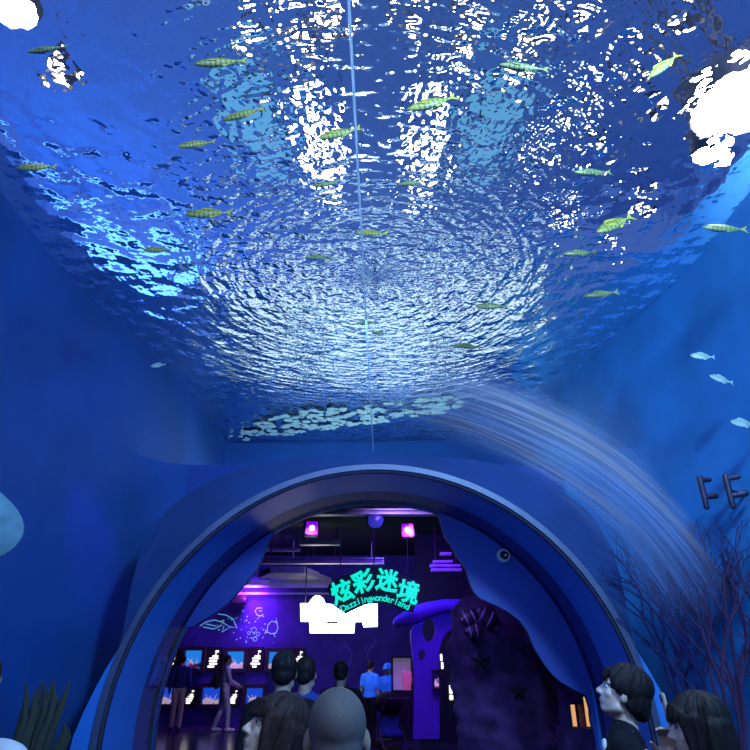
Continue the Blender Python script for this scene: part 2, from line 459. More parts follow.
# ------------------------------------------------------------------ lamps and added glow panes of the hall over the water
def glow(name, col, st): return mat(name, (.8, .8, .8), .5, emit=col, strength=st, var=.02)
G_strip = glow('strip_lamp_glow', (1, .98, .92), 7)
G_spot = glow('glitter_lamp_glow', (1, .97, .90), 16)
G_pale = glow('pale_glow_pane', (.80, .96, .90), .85)
G_flood = glow('flood_lamp_glow', (1, 1, 1), 60)
G_teal = glow('cyan_glow_panel', (.10, .50, .75), .55)
G_azure = glow('blue_glow_pane', (.06, .30, 1), 2.5)
def refr(px, py, h):
    d = ray(px, py).normalized(); p = at_z(px, py, WZ)
    hl = math.hypot(d.x, d.y); s_ = min(.995, hl*IOR)
    t = s_/math.sqrt(1-s_*s_)
    return Vector((p.x+d.x/hl*t*h, p.y+d.y/hl*t*h, WZ+h))
ORD = ['third', 'second', 'first']
for sg, side in ((-1, 'left'), (1, 'right')):
    for k in range(3):
        y = 6.5+.9*k
        t = empty('strip_lamp', (sg*.95, y, 8.2), 0, 'white strip lamp behind the ripples, %s from the ring centre in the %s column' % (ORD[k], side), 'lamp', 'strip lamps over the water')
        build('housing', MB().box((0, 0, .06), (.42, .74, .08), bev=.01), M['dark'], t)
        build('diffuser', MB().box((0, 0, .0), (.34, .66, .05), bev=.01), G_strip, t)
        build('hanger', MB().tube([(0, -.3, .1), (0, -.3, 1.8)], .012, 6).tube([(0, .3, .1), (0, .3, 1.8)], .012, 6), M['dark'], t)
for k, (x, w) in enumerate(((-3.1, 2.6), (0, 3.0), (3.1, 2.6))):
    o = struct(build('window_%d' % (k+1), MB().box((x, 13.88, 7.2), (w, .04, 2.6)), G_pale))  # added glowing pane that makes the pale disc in the ripples
    fr = MB()
    for dx in (-w/2, 0, w/2): fr.box((x+dx, 13.84, 7.2), (.10, .08, 2.7))
    for dz in (-1.3, 0, 1.3): fr.box((x, 13.84, 7.2+dz), (w+.1, .08, .10))
    build('window_frame', fr, M['dark'], o)  # bars of the added glowing pane, not a real window
struct(build('window_4', MB().box((-7.1, 13.88, 6.9), (3.4, .04, 3.0)).box((-8.88, 11.2, 6.9), (.04, 5.2, 3.0)), G_azure))  # added blue glow that makes the azure streaks at left
for sg, side in ((-1, 'left'), (1, 'right')):
    t = empty('teal_glow_panel', (sg*1.95, 7.1, 8.3), 0, 'cyan glow panel added to tint the ripples outside the %s column of strip lamps' % side, 'glow panel', 'added cyan glow panels over the water')
    build('diffuser', MB().box((0, 0, 0), (.8, 2.2, .04)), G_teal, t)  # added glow for the teal patches in the ripples
    build('frame', MB().box((-.43, 0, .02), (.06, 2.3, .1)).box((.43, 0, .02), (.06, 2.3, .1)).box((0, 1.13, .02), (.9, .06, .1)).box((0, -1.13, .02), (.9, .06, .1)), M['dark'], t)  # frame of the added glow panel
# scattered lamps added to spread glitter over the upper water
glitter_px = [(250, 30), (470, 25), (520, 70), (590, 105), (600, 150), (640, 75), (655, 110), (60, 72), (590, 20), (690, 30), (570, 215), (610, 235), (600, 268), (572, 282), (640, 196), (548, 150), (330, 12), (410, 14), (300, 40), (540, 25)]
GLITTERWHERE = ['above the pair of fish at upper left', 'above the right strip lamp column', 'near the faint fish at upper right', 'beside the faint shadowy fish, upper', 'beside the faint shadowy fish, lower', 'left of the big right floodlight, upper', 'left of the big right floodlight, lower', 'below the left corner floodlight', 'at the top above the faint fish', 'top right above the big floodlight', 'over the two fish right of the rings', 'above the steep fish right of the rings', 'between the two olive fish right of the rings', 'lowest of those right of the rings', 'right of the steep yellow-green fish', 'right of the cyan glow panel', 'at the top just left of the seam', 'at the top just right of the seam', 'at the upper end of the left lamp column', 'above the faint grey-green fish at the top']
for (x, y), wh in zip(glitter_px, GLITTERWHERE):
    p = refr(x, y, 2.0)
    t = empty('glitter_lamp', p, 0, 'round white lamp added to glitter through ripples '+wh, 'lamp', 'added glitter lamps over the water')
    build('shade', MB().lathe([(.03, .26), (.10, .24), (.17, .02), (.16, .02), (.09, .22), (.0, .23)], n=20), M['dark'], t)
    build('bulb', MB().ell((0, 0, .05), (.085, .085, .05)), G_spot, t)
    build('cord', MB().tube([(0, 0, .25), (0, 0, 9.95-p.z)], .01, 6), M['dark'], t)
for (x, y, r, wh) in ((742, 96, .36, 'large blown out floodlight shining through the water at the right edge'), (706, 152, .15, 'smaller white floodlight just below the large one at the right edge'), (12, 6, .14, 'blown out white floodlight in the top left corner')):
    p = refr(x, y, .40)
    t = empty('floodlight', p, 0, wh, 'floodlight')
    build('lens', MB().ell((0, 0, 0), (r, r, .07)), G_flood, t)
    build('housing', MB().lathe([(r*1.08, -.03), (r*1.1, .05), (r*.7, .22), (.05, .26), (0, .26)], n=28), M['dark'], t)
    build('pole', MB().tube([(0, 0, .2), (0, 0, 9.95-p.z)], .03, 8), M['dark'], t)
# ------------------------------------------------------------------ room beyond the portal
def pp(pts, y): return [((v := at_y(a, b, y)).x, v.z) for a, b in pts]
def rectp(x0, y0, x1, y1, y): 
    a = at_y(x0, y0, y); b = at_y(x1, y1, y); return a.x, b.x, b.z, a.z      # xmin xmax zmin zmax
def pbox(mb, x0, y0, x1, y1, y, d, bev=0):
    a, b, c, e = rectp(x0, y0, x1, y1, y)
    return mb.box(((a+b)/2, y, (c+e)/2), (b-a, d, e-c), bev=bev)
G_cyan = mat('cyan_letter_glow', (.02, .1, .1), .5, emit=(.0, .86, .66), strength=1.0, var=.02)
G_white = glow('white_sign_glow', (1, .98, .95), 8)
G_tank = mat('aquarium_backlight', (.01, .03, .1), .4, emit=(.015, .22, .80), strength=.9, var=.02)
G_tank2 = mat('aquarium_backlight_deep', (.01, .02, .1), .4, emit=(.01, .08, .80), strength=.75, var=.02)
G_info = glow('caption_letter_glow', (1, .98, .85), 1.3)
G_uv = mat('uv_lamp_lens', (.05, .01, .1), .4, emit=(.22, .0, 1), strength=.9, var=.02)
G_uvhot = glow('uv_lamp_core', (1, .75, 1), 14)
G_amber = glow('amber_lit_pane', (1, .50, .18), .75)
G_grey = glow('grey_lit_backboard', (.30, .28, .34), .22)
m_coralw = mat('pale_coral', (.75, .62, .60), .8, emit=(.8, .6, .75), strength=.45, scale=30)  # coral given a glow of its own so it looks lit
m_coralp = mat('pink_coral', (.75, .28, .35), .8, scale=30)
m_violet = mat('violet_partition', (.11, .045, .62), .6, var=.08)
m_rock = mat('dark_violet_rock', (.07, .035, .16), .85, var=.5, scale=5, bump=.6)
m_line = mat('pale_cyan_paint', (.45, .85, .95), .6, emit=(.12, .45, .6), strength=.55)
m_white = mat('white_plastic', (.75, .78, .85), .4)
m_lens = mat('dark_glossy_dome', (.006, .006, .01), .08)
m_blacks = mat('stage_black', (.01, .01, .014), .5)

# lettered hanging sign
SY = 12.0
t = empty('hanging_sign', at_y(374, 600, SY), 0, 'arched black hanging sign with glowing cyan Chinese characters over white English letters', 'sign')
def child_plate(name, loops, y, d, m, par, bev=0):
    o = plate(name, loops, y, d, m, par, bev); o.matrix_parent_inverse = Matrix.Translation(-par.location); return o
def child_build(name, mb, m, par, smooth=True):
    o = build(name, mb, m, par, smooth); o.matrix_parent_inverse = Matrix.Translation(-par.location); return o
child_plate('backing_board', [pp([(326, 590), (330, 583), (340, 577), (352, 573), (364, 568), (386, 567), (400, 574), (414, 579), (421, 586), (420, 594), (413, 612), (404, 611), (392, 606), (378, 602), (368, 603), (355, 609), (345, 614), (339, 606)], SY)], SY+.04, .06, M['black'], t)
lt = MB()
def glyph(mb, ch, x, y, rot, px_h, yy, off=0, dep=.03, bev=0):
    c = at_y(x, y, yy); zc = yy*cp+(c.z-CZ)*sp
    Mx = Matrix.Translation(c) @ Matrix.Rotation(R(-rot), 4, 'Y') @ Matrix.Rotation(PI/2, 4, 'X')
    text_mb(mb, ch, px_h*zc/F, Mx, off, dep, bev)
for ch, x, y, r in (('炫', 342.5, 593, 20), ('彩', 363.5, 583, 18), ('迷', 387, 582, -9), ('境', 408, 593.5, -14)):
    glyph(lt, ch, x, y, r, 22.0, SY-.01, .0, .03, .014)
child_build('character_lettering', lt, G_cyan, t, False)
lt = MB(); word = 'Dazzlingwonderland'
for i, ch in enumerate(word):
    u = (i+.0)/(len(word)-1)
    x = 343.5+u*64
    y = 608.5-11*math.sin(PI*(u*.93+.0))+.8*u
    rot = 28*math.cos(PI*u*.97)
    glyph(lt, ch, x, y, rot, 8.6, SY-.01, .0, .02, .003)
child_build('english_lettering', lt, G_cyan, t, False)
rods = MB()
for x in (340, 374, 408):
    p = at_y(x, 585, SY+.06); rods.tube([p, (p.x, p.y, 4.58)], .012, 6)
child_build('hanging_rod', rods, M['dark'], t)
# blown out white sign
WY = 14.0
t = empty('illuminated_sign', at_y(340, 615, WY), 0, 'overexposed white glowing block-lettered sign hanging below the cyan sign', 'sign')
f = lambda pts: pp([(a/5+230, b/5+490) for a, b in pts], WY)
child_plate('lit_lettering', [f([(355, 570), (395, 570), (410, 548), (430, 530), (452, 534), (465, 545), (475, 572), (510, 575), (540, 598), (565, 615), (600, 612), (640, 586), (660, 580), (700, 572), (735, 572), (735, 680), (670, 682), (662, 656), (622, 656), (618, 712), (402, 712), (400, 655), (357, 655)]), f([(482, 656), (540, 656), (540, 668), (482, 668)])], WY, .10, G_white, t, bev=.01)
fr = MB()
for x in (305, 372):
    p = at_y(x, 606, WY+.07); fr.tube([p, (p.x, p.y, 4.58)], .015, 6)
a, b, c, e = rectp(305, 607, 374, 612, WY+.08); fr.box(((a+b)/2, WY+.09, (c+e)/2), (b-a, .05, .06))
child_build('mounting_rail', fr, M['dark'], t)

# aquarium windows of the far wall
AY = 18.95
def aquarium(x0, y0, x1, y1, yy, label, g, seed, kind='reef'):
    rnd = random.Random(seed)
    a, b, c, e = rectp(x0, y0, x1, y1, yy)
    w, h = b-a, e-c
    t = empty('wall_aquarium', ((a+b)/2, yy, c), 0, label, 'aquarium', 'wall aquariums' if yy > 15 else None)
    k = .10*w/.45
    fr = MB().box((-w/2-k/2, -.02, h/2), (k, .2, h+2*k)).box((w/2+k/2, -.02, h/2), (k, .2, h+2*k)).box((0, -.02, h+k/2), (w, .2, k)).box((0, -.02, -k/2), (w, .2, k))
    build('frame', fr, M['dark'], t, False)
    build('backlit_water', MB().box((0, .05, h/2), (w, .02, h)), g, t, False)
    rk = MB()
    for _ in range(9):
        x = rnd.uniform(-w*.42, w*.42); r = rnd.uniform(.04, .09)*w/.45
        rk.ell((x, .0, r*.6+rnd.uniform(0, .08)*w), (r, .03, r*rnd.uniform(.6, 1.1)), nu=10, nv=6)
    build('coral_rock', rk, rnd.choice((m_coralw, m_coralp)), t)
    br = MB()
    for _ in range(7):
        x = rnd.uniform(-w*.3, w*.3); br.tube([(x, -.01, .03), (x+rnd.uniform(-.05, .05), -.01, h*.25), (x+rnd.uniform(-.1, .1)*w/.45, -.01, h*rnd.uniform(.35, .6))], [.014, .010, .006], 6)
    build('branch_coral', br, m_coralw, t)
    return t
ups = [(186, 650.5, 201, 668.5), (228, 651.5, 243.5, 668.5), (269.5, 652, 285, 668.5)]
los = [(160, 687.5, 176, 704), (203.5, 687.5, 219.5, 704), (247, 688, 262.5, 704)]
upl = ['small lit aquarium with pale reef behind the white-haired-light gap, upper row, first from the portal edge']
UL = ['bright lit aquarium in the upper row, first from the portal edge', 'lit aquarium in the upper row, behind the standing woman with backpack', 'lit aquarium in the upper row, beside the head of the red collared man']
LL = ['deep blue aquarium in the lower row, beside the legs of the man in khaki', 'deep blue aquarium in the lower row, between the two standing visitors', 'deep blue aquarium in the lower row, above the long-haired woman in profile']
for i, r in enumerate(ups): aquarium(*r, AY, UL[i], G_tank, 10+i)
for i, r in enumerate(los): aquarium(*r, AY, LL[i], G_tank2, 20+i)
def caption(x0, y0, x1, y1, yy, label, seed):
    rnd = random.Random(seed)
    a, b, c, e = rectp(x0, y0, x1, y1, yy); w, h = b-a, e-c
    t = empty('caption_sign', ((a+b)/2, yy, c), 0, label, 'caption sign', 'white caption signs')
    build('panel', MB().box((0, .03, h/2), (w+.16, .08, h+.16), bev=.01), M['black'], t)
    mb = MB(); z = .0
    rows = [.16, .16, .14, .14, .12, .12, .16]
    for i, q in enumerate(rows):
        hh = q*h; x0_ = -w/2 if i < 4 else -w/2+w*.35*(i-3)/3
        x1_ = w/2 if i > 0 else w*.4
        x0_ += w*rnd.uniform(0, .22)*(1 if i < 4 else .4); x1_ = x1_-w*rnd.uniform(0, .25) if i < 3 else (w/2 if i < 5 else w*.42)
        if i >= 4: x0_ += w*(.22, .40, .30)[i-4]; x1_ = w*(.48, .30, .50)[i-4]
        mb.box(((x0_+x1_)/2, -.02, z+hh/2), (x1_-x0_, .02, hh*.66), bev=.008); z += hh
    build('lettering', mb, G_info, t, False)
CP = [(165, 650, 174, 668), (209, 650, 217.5, 668), (251.5, 650, 260, 668), (294.5, 651, 302, 668)]
CL = ['white lit caption panel at the portal edge, upper row', 'white lit caption panel left of the backpack woman, upper row', 'white lit caption panel between two upper aquariums, right of the backpack woman', 'white lit caption panel over the heads, last of the upper row']
for i, r in enumerate(CP): caption(*r, AY, CL[i], i)
caption(187, 690, 193, 704, AY, 'white lit caption panel beside the khaki trousers, lower row', 8)
caption(231, 690, 236.5, 704, AY, 'white lit caption panel behind the backpack woman, lower row', 9)
# mural line drawings, paint on the wall
wallf = bpy.data.objects['wall_room_far']
def stroke(mb, pts, r=.014, close=False):
    q = [at_y(a, b, 18.985) for a, b in pts]
    if close: q.append(q[0])
    mb.tube(q, r, 5)
mb = MB()
stroke(mb, [(200, 626), (206, 622), (214, 620), (222, 622), (230, 627), (222, 632), (224, 626)]); stroke(mb, [(218, 614), (226, 615), (233, 619), (237, 628), (230, 627)]); stroke(mb, [(203, 627), (214, 629), (222, 625)]); stroke(mb, [(206, 624), (216, 626)])
build('mural_whale', mb, m_line, wallf)
mb = MB()
stroke(mb, [(262, 608), (257, 608), (255, 611), (257, 615), (261, 616), (263, 614)]); stroke(mb, [(259, 611), (262, 611)])
build('mural_crescent', mb, m_line, wallf)
mb = MB()
stroke(mb, [(268, 625), (272, 621), (277, 623), (278, 628), (276, 633), (271, 634), (267, 632)], close=True); stroke(mb, [(267, 632), (265, 634), (266, 630)]); stroke(mb, [(274, 634), (275, 637)]); stroke(mb, [(277, 623), (276, 620)])
build('mural_turtle', mb, m_line, wallf)
mb = MB(); rnd = random.Random(3)
for _ in range(46):
    p = at_y(rnd.gauss(245, 16), rnd.uniform(607, 643), 18.985); r = rnd.choice((.012, .016, .022))
    mb.ell(p, (r, .006, r), nu=6, nv=4)
for x, y, r in ((254, 630, .07), (258, 634, .05), (255, 639, .06), (249, 633, .04)):
    p = at_y(x, y, 18.985); mb.tube([(p.x+r*math.cos(a*PI/8), p.y, p.z+r*math.sin(a*PI/8)) for a in range(17)], .008, 4)
build('mural_bubbles', mb, m_line, wallf)
mb = MB()
for cx, s_ in ((347, 1), (372, -1)):
    stroke(mb, [(cx-4*s_, 640), (cx, 646), (cx+5*s_, 654), (cx+3*s_, 664), (cx-2*s_, 668)], .012); stroke(mb, [(cx-8, 650), (cx-4, 645), (cx+2, 648)], .012)
build('mural_seaweed', mb, mat('dim_violet_paint', (.2, .12, .7), .6), wallf)
# trim along the top of the mural wall
mb = MB(); a = at_y(232, 588, 18.8); b = at_y(345, 596, 18.8)
mb.box((-2.6, 18.85, a.z+.05), (9.5, .3, .10)).box((-2.6, 18.75, a.z-.16), (9.5, .08, .05))
struct(build('trim_mural_top', mb, M['duct']))

# ceiling gear
def HZ(y): return 3.55 if y < 9.55 else 4.54
def beam(px0, px1, py, y, hgt, lab, m=M['duct'], dep=.14):
    a = at_y(px0, py, y); b = at_y(px1, py, y)
    t = empty('ceiling_beam', ((a.x+b.x)/2, y, a.z), 0, lab, 'beam', 'ceiling beams')
    L = b.x-a.x
    build('flange', MB().box((0, 0, -hgt/2), (L, dep, .02)).box((0, 0, hgt/2), (L, dep, .02)), m, t, False)
    build('web', MB().box((0, 0, 0), (L, .02, hgt)), m, t, False)
    build('hanger', MB().tube([(-L*.4, 0, hgt/2), (-L*.4, 0, HZ(y)-a.z)], .012, 6).tube([(L*.4, 0, hgt/2), (L*.4, 0, HZ(y)-a.z)], .012, 6), M['dark'], t)
beam(285, 450, 512.5, 7.6, .05, 'grey beam level with the round lamp')
beam(258, 384, 561, 12.4, .09, 'grey beam over the cyan sign')
beam(240, 345, 583, 16.5, .07, 'long thin grey beam just above the mural wall')
beam(300, 340, 543, 9.9, .05, 'short grey rail under the first purple spotlight')
beam(262, 300, 550, 14.0, .05, 'short grey beam beside the wavy board edge')
for k, (x0, y0, x1, y1, lb) in enumerate(((270, 568, 304, 573, 'flat grey air duct, upper of two left of the cyan sign'), (282, 576, 318, 579, 'flat grey air duct, lower of two left of the cyan sign'))):
    y = 14.0+k*1.2
    a = at_y(x0, y1, y); b = at_y(x1, y1, y)
    t = empty('air_duct', ((a.x+b.x)/2, y+.5, a.z), 0, lb, 'duct')
    w = b.x-a.x
    build('casing', MB().prism([(-w/2, -.5), (w/2, -.5), (w/2+.25, .5), (-w/2-.45, .5)], 0, .14, axis='z'), M['duct'], t, False)
    build('strap', MB().tube([(-w*.3, 0, .1), (-w*.3, 0, HZ(y)-a.z)], .012, 6).tube([(w*.3, 0, .1), (w*.3, 0, HZ(y)-a.z)], .012, 6), M['dark'], t)
# rack of short rails to the right
t = empty('lamp_rack', at_y(448, 568, 12.5), 0, 'small rack of pale stacked rails by the right wavy board', 'rack')
mb = MB()
for k, (x0, x1, y) in enumerate(((433, 452, 562), (430, 460, 566), (431, 461, 570), (440, 451, 554))):
    a = at_y(x0, y, 12.5); b = at_y(x1, y, 12.5); mb.box(((a.x+b.x)/2, 12.5, a.z), (b.x-a.x, .2, .045))
child_build('rail', mb, mat('pale_violet_metal', (.5, .45, .8), .4), t, False)
mb = MB()
for x in (436, 456):
    a = at_y(x, 572, 12.62); mb.tube([a, (a.x, a.y, 4.58)], .015, 6)
child_build('upright', mb, M['dark'], t)
# purple stage spotlights
def stage(px, py, y, yaw, lab):
    c = at_y(px, py, y)
    t = empty('stage_spotlight', c, yaw, lab, 'spotlight', 'purple stage spotlights')
    def build(n, mb, m, par, sm=True): return globals()['build'](n, MB().add(mb.v, mb.f, Matrix.Diagonal((.78, .78, .78, 1))), m, par, sm)
    build('housing', MB().box((0, .12, 0), (.24, .22, .26), bev=.02), m_blacks, t)
    build('lens_panel', MB().box((0, -.0, 0), (.21, .02, .23)), G_uv, t, False)
    build('bulb', MB().ell((0, -.015, 0), (.042, .03, .045)), G_uvhot, t)
    build('yoke', MB().tube([(-.14, .12, 0), (-.14, .12, .22), (.14, .12, .22), (.14, .12, 0)], .012, 6).tube([(0, .12, .22), (0, .12, (HZ(y)-c.z)/.78)], .016, 6), m_blacks, t)
stage(312, 528, 8.7, R(10), 'purple stage spotlight, nearer to the upper end of the left wavy board')
stage(407.5, 530, 8.7, R(-14), 'purple stage spotlight, right of the round blue lamp')
y = 7.6; c = at_y(375.5, 520, y)
t = empty('par_lamp', c, 0, 'round dark stage lamp with dull blue lens hanging between the purple spotlights', 'lamp')
Mt = Matrix.Rotation(R(98), 4, 'X') @ Matrix.Scale(.78, 4)
build('can', MB().lathe([(.15, 0), (.155, -.02), (.15, -.10), (.10, -.26), (0, -.30)], n=28, M=Mt), m_blacks, t)
build('lens', MB().lathe([(.13, .0), (.08, .025), (0, .035)], n=28, M=Mt), mat('dull_blue_lens', (.05, .09, .30), .2), t)
build('bracket', MB().tube([(-.125, .05, 0), (-.125, .05, .14), (.125, .05, .14), (.125, .05, 0)], .010, 6).tube([(0, .05, .13), (0, .05, HZ(y)-c.z)], .02, 8), m_blacks, t)
c = at_y(241, 600, 18.6)
t = empty('wall_projector', c, 0, 'small black projector on the mural wall top in purple glow', 'projector')
build('housing', MB().box((0, 0, 0), (.36, .34, .24), bev=.02), m_blacks, t)
build('bracket', MB().tube([(0, .1, .1), (0, .3, .25)], .03, 8), m_blacks, t)
build('lens', MB().ell((.12, -.17, 0), (.05, .03, .05)), G_uv, t)

# violet cut-out partition with holes
VY = 13.0
def ellp(cx, cy, rx, ry, n=24): return [(cx+rx*math.cos(2*PI*k/n), cy+ry*math.sin(2*PI*k/n)) for k in range(n)]
outer = [(411, 640), (411, 631), (416, 624), (424, 618), (434, 614), (446, 612), (470, 611), (474, 640), (474, 738), (467, 738), (466, 634), (460, 630), (452, 629), (446, 632), (442, 638), (439, 648), (439, 738), (413, 738), (414, 700), (414, 668)]
t = empty('partition', (at_y(430, 700, VY).x, VY, 0), 0, 'violet curved partition with two oval holes and an arched doorway', 'partition')
child_plate('panel', [pp(outer, VY), pp(ellp(428.5, 630, 7, 12), VY), pp(ellp(421.5, 655, 3.6, 6), VY)], VY, .16, m_violet, t, bev=.008)
sof = MB()
pts = [at_y(398, 622, 12.6), at_y(412, 616, 12.6), at_y(428, 610, 12.6), at_y(445, 606, 12.6), at_y(470, 606, 12.6)]
sof.tube(pts, [.10, .17, .15, .13, .12], 14, round_ends=True)
child_build('curved_hood', sof, m_violet, t)
struct(build('wall_room_right_back', MB().box((3.2, 15.4, 2.25), (4.4, .2, 4.5)), mat('dim_violet_wall', (.010, .007, .04), .7)))
aquarium(433, 671, 439, 688, VY-.12, 'small blue aquarium set in the violet partition', G_tank, 31)
t = empty('caption_sign', at_y(441, 663, VY-.4), 0, 'white lit caption strip beside the arched doorway, upper', 'caption sign')
child_build('lettering', pbox(pbox(MB(), 440, 654, 442.5, 661, VY-.4, .02, .008), 441, 662, 443.5, 669, VY-.4, .02, .008), G_info, t)
child_build('panel', pbox(MB(), 438.5, 652, 445, 671, VY-.36, .04), M['black'], t)
child_build('post', pbox(MB(), 440.5, 671, 442.5, 733, VY-.36, .04), M['black'], t)
t = empty('caption_sign', at_y(451, 692, VY-.6), 0, 'white lit caption strip in front of the arched doorway, lower', 'caption sign')
child_build('lettering', pbox(pbox(MB(), 449, 685, 452.5, 694, VY-.6, .02, .008), 449.3, 695, 453.3, 700, VY-.6, .02, .008), G_info, t)
child_build('panel', pbox(MB(), 447.5, 683, 455, 702, VY-.56, .04), M['black'], t)
child_build('post', pbox(MB(), 450, 702, 452, 733, VY-.56, .04), M['black'], t)
# grey lit case with pink coral
t = empty('display_case', (at_y(402, 690, 13.4).x, 13.4, 0), 0, 'grey lit display case with pink coral left of the violet partition', 'display case')
child_build('backboard', pbox(MB(), 393, 658, 411, 690, 13.4, .04), G_grey, t, False)
fr = MB()
for q in ((391, 656, 393, 692), (411, 656, 413, 692), (391, 656, 413, 658), (391, 690, 413, 740)): pbox(fr, *q, 13.35, .3)
child_build('frame', fr, M['black'], t, False)
mb = MB(); rnd = random.Random(5)
for _ in range(14):
    p = at_y(rnd.gauss(406.5, 1.2), 689, 13.25); mb.cap(p, at_y(rnd.gauss(407, 2.0), rnd.uniform(672, 682), 13.25), .03, .035, n=8)
child_build('coral', mb, mat('pink_soft_coral', (.9, .25, .40), .7, emit=(.8, .15, .35), strength=.25), t)

# dark rock column with fish sculptures
c0 = at_y(505, 748, 8.6)
mb = MB()
rx = lambda px, py: at_y(px, py, 8.6)
for px, py, r in ((478, 622, .34), (500, 628, .48), (478, 650, .40), (505, 660, .55), (474, 680, .30), (480, 705, .32), (510, 700, .60), (522, 670, .42), (530, 712, .42), (520, 735, .60), (487, 735, .36)):
    p = rx(px, py); mb.ell((p.x, p.y+.15, p.z), (r, r*.8, r*1.05), nu=16, nv=10)
mb.ell((1.45, 8.75, .15), (.9, .5, .5)); mb.ell((1.75, 8.8, .9), (.55, .5, 1.2))
def rough(co):
    n1_ = mnoise.noise(co*3.2); n2_ = math.sin(co.z*26+co.x*9+3*mnoise.noise(co*1.5))
    d = Vector((co.x-1.6, co.y-8.8, 0)).normalized()
    return co+d*(n1_*.06+n2_*.012)
t = empty('rock_column', (1.6, 8.75, 0), 0, 'big dark ribbed rock column behind the right wavy board', 'rock')
o = blob('rock', mb, m_rock, None, .04, 3, rough); o.parent = t; o.matrix_parent_inverse = Matrix.Translation(-t.location)
st = MB()
for px, py, r in ((476, 661, .12), (512, 690, .10)):
    p = rx(px, py)
    for k in range(5):
        a = PI/2+k*2*PI/5; st.cap((p.x, p.y-.36, p.z), (p.x+r*math.cos(a), p.y-.36, p.z+r*math.sin(a)), .04, .015, n=8)
child_build('starfish_relief', st, M['black'], t)
m_fdark = mat('dark_plum_fish', (.05, .012, .07), .35, var=.1); m_fwhite = mat('lilac_stripe', (.45, .25, .75), .4)
def clown(px, py, L, rot, lab):
    c = at_y(px, py, 8.0)
    t = empty('fish_sculpture', c, 0, lab, 'fish sculpture', 'fish sculptures on the rock column')
    Mr = Matrix.Rotation(R(-rot), 4, 'Y')
    build('body', MB().ell((0, 0, 0), (L*.5, L*.2, L*.28), M=Mr), m_fdark, t)
    fn = MB().prism([(L*.42, -.0), (L*.68, L*.22), (L*.62, 0), (L*.68, -L*.22)], -.02, .02, M=Mr)
    build('tail_fin', fn, m_fdark, t, False)
    build('dorsal_fin', MB().prism([(-L*.25, L*.2), (-L*.1, L*.40), (L*.2, L*.36), (L*.3, L*.14)], -.02, .02, M=Mr), m_fdark, t, False)
    for xx in (-.2, .12):
        k = math.sqrt(1-(xx/.5)**2)
        build('white_stripe', MB().lathe([(L*.20*k*1.04, -L*.03), (L*.20*k*1.08, 0), (L*.20*k*1.04, L*.03)], n=24, M=Mr @ Matrix.Translation((xx*L, 0, 0)) @ Matrix.Rotation(PI/2, 4, 'Y') @ Matrix.Scale(1.42, 4, (1, 0, 0))), m_fwhite, t)
    for s_ in (-1, 1): build('eye', MB().ell((-L*.36, s_*L*.14, L*.06), (L*.05, L*.03, L*.05), M=Mr), m_fwhite, t)
    build('peg', MB().tube([(0, .02, 0), (.05, .75, -.1)], .03, 6), m_fdark, t)
clown(470, 617, .30, 25, 'dark fish sculpture with lilac stripes, nearest the violet partition')
clown(487, 617, .34, -30, 'dark fish sculpture with lilac stripes, topmost under the wavy board')
clown(474, 631, .26, 8, 'dark fish sculpture with lilac stripes, lowest on the rock')
# amber lit cabinet
t = empty('display_cabinet', (at_y(580, 712, 7.6).x, 7.6, 0), 0, 'dark cabinet with two amber lit panes under the right wavy board', 'cabinet')
child_build('carcass', pbox(pbox(pbox(pbox(MB(), 560, 727, 602, 800, 7.6, .4), 560, 690, 580, 704, 7.6, .2), 560, 704, 570.5, 727, 7.6, .2), 580, 697, 583.5, 727, 7.6, .2), m_rock, t, False)
for q in ((570.5, 704, 580, 727), (583.5, 697, 598, 727)):
    child_build('lit_pane', pbox(MB(), *q, 7.68, .03), G_amber, t, False)
child_build('shelf_bar', pbox(MB(), 577.2, 704, 577.6, 727, 7.6, .02), m_rock, t, False)

# fittings on the portal
c = at_y(504, 555.5, 6.50)
t = empty('dome_camera', c, 0, 'white security dome camera on the right wavy board', 'camera')
build('base_ring', MB().lathe([(.0, -.045), (.072, -.045), (.075, -.02), (.06, .015), (.045, .02)], n=32, axis='y', M=Matrix.Scale(-1, 4, (0, 1, 0))), m_white, t)
build('dome', MB().ell((0, -.01, 0), (.046, .04, .046)), m_lens, t)
build('lens', MB().ell((.008, -.048, -.005), (.012, .008, .012)), m_white, t)
c = at_y(147, 671, 6.27); c.x = CX-math.sqrt((RR-.014)**2-(c.z-ZC)**2)+.0
tilt = math.atan2(c.z-ZC, c.x-CX)
t = empty('wall_plate', c, 0, 'violet-blue rectangular wall plate on the left portal reveal', 'wall plate')
t.rotation_euler = (0, PI-tilt, 0)
build('plate', MB().box((0.0, 0, 0), (.03, .24, .27), bev=.006), M['reveal'], t)
ln = MB()
for (y0, z0_, y1, z1_) in ((-.09, -.10, .09, -.10), (-.09, .10, .09, .10), (-.09, -.10, -.09, .10), (.09, -.10, .09, .10), (-.05, .05, .05, .05), (-.05, 0, .05, 0), (-.05, -.05, .05, -.05), (0, -.05, 0, .05)):
    ln.box((.018, (y0+y1)/2, (z0_+z1_)/2), (.006, abs(y1-y0)+.012, abs(z1_-z0_)+.012))
build('relief_lines', ln, mat('plate_line_blue', (.10, .13, .5), .5), t, False)

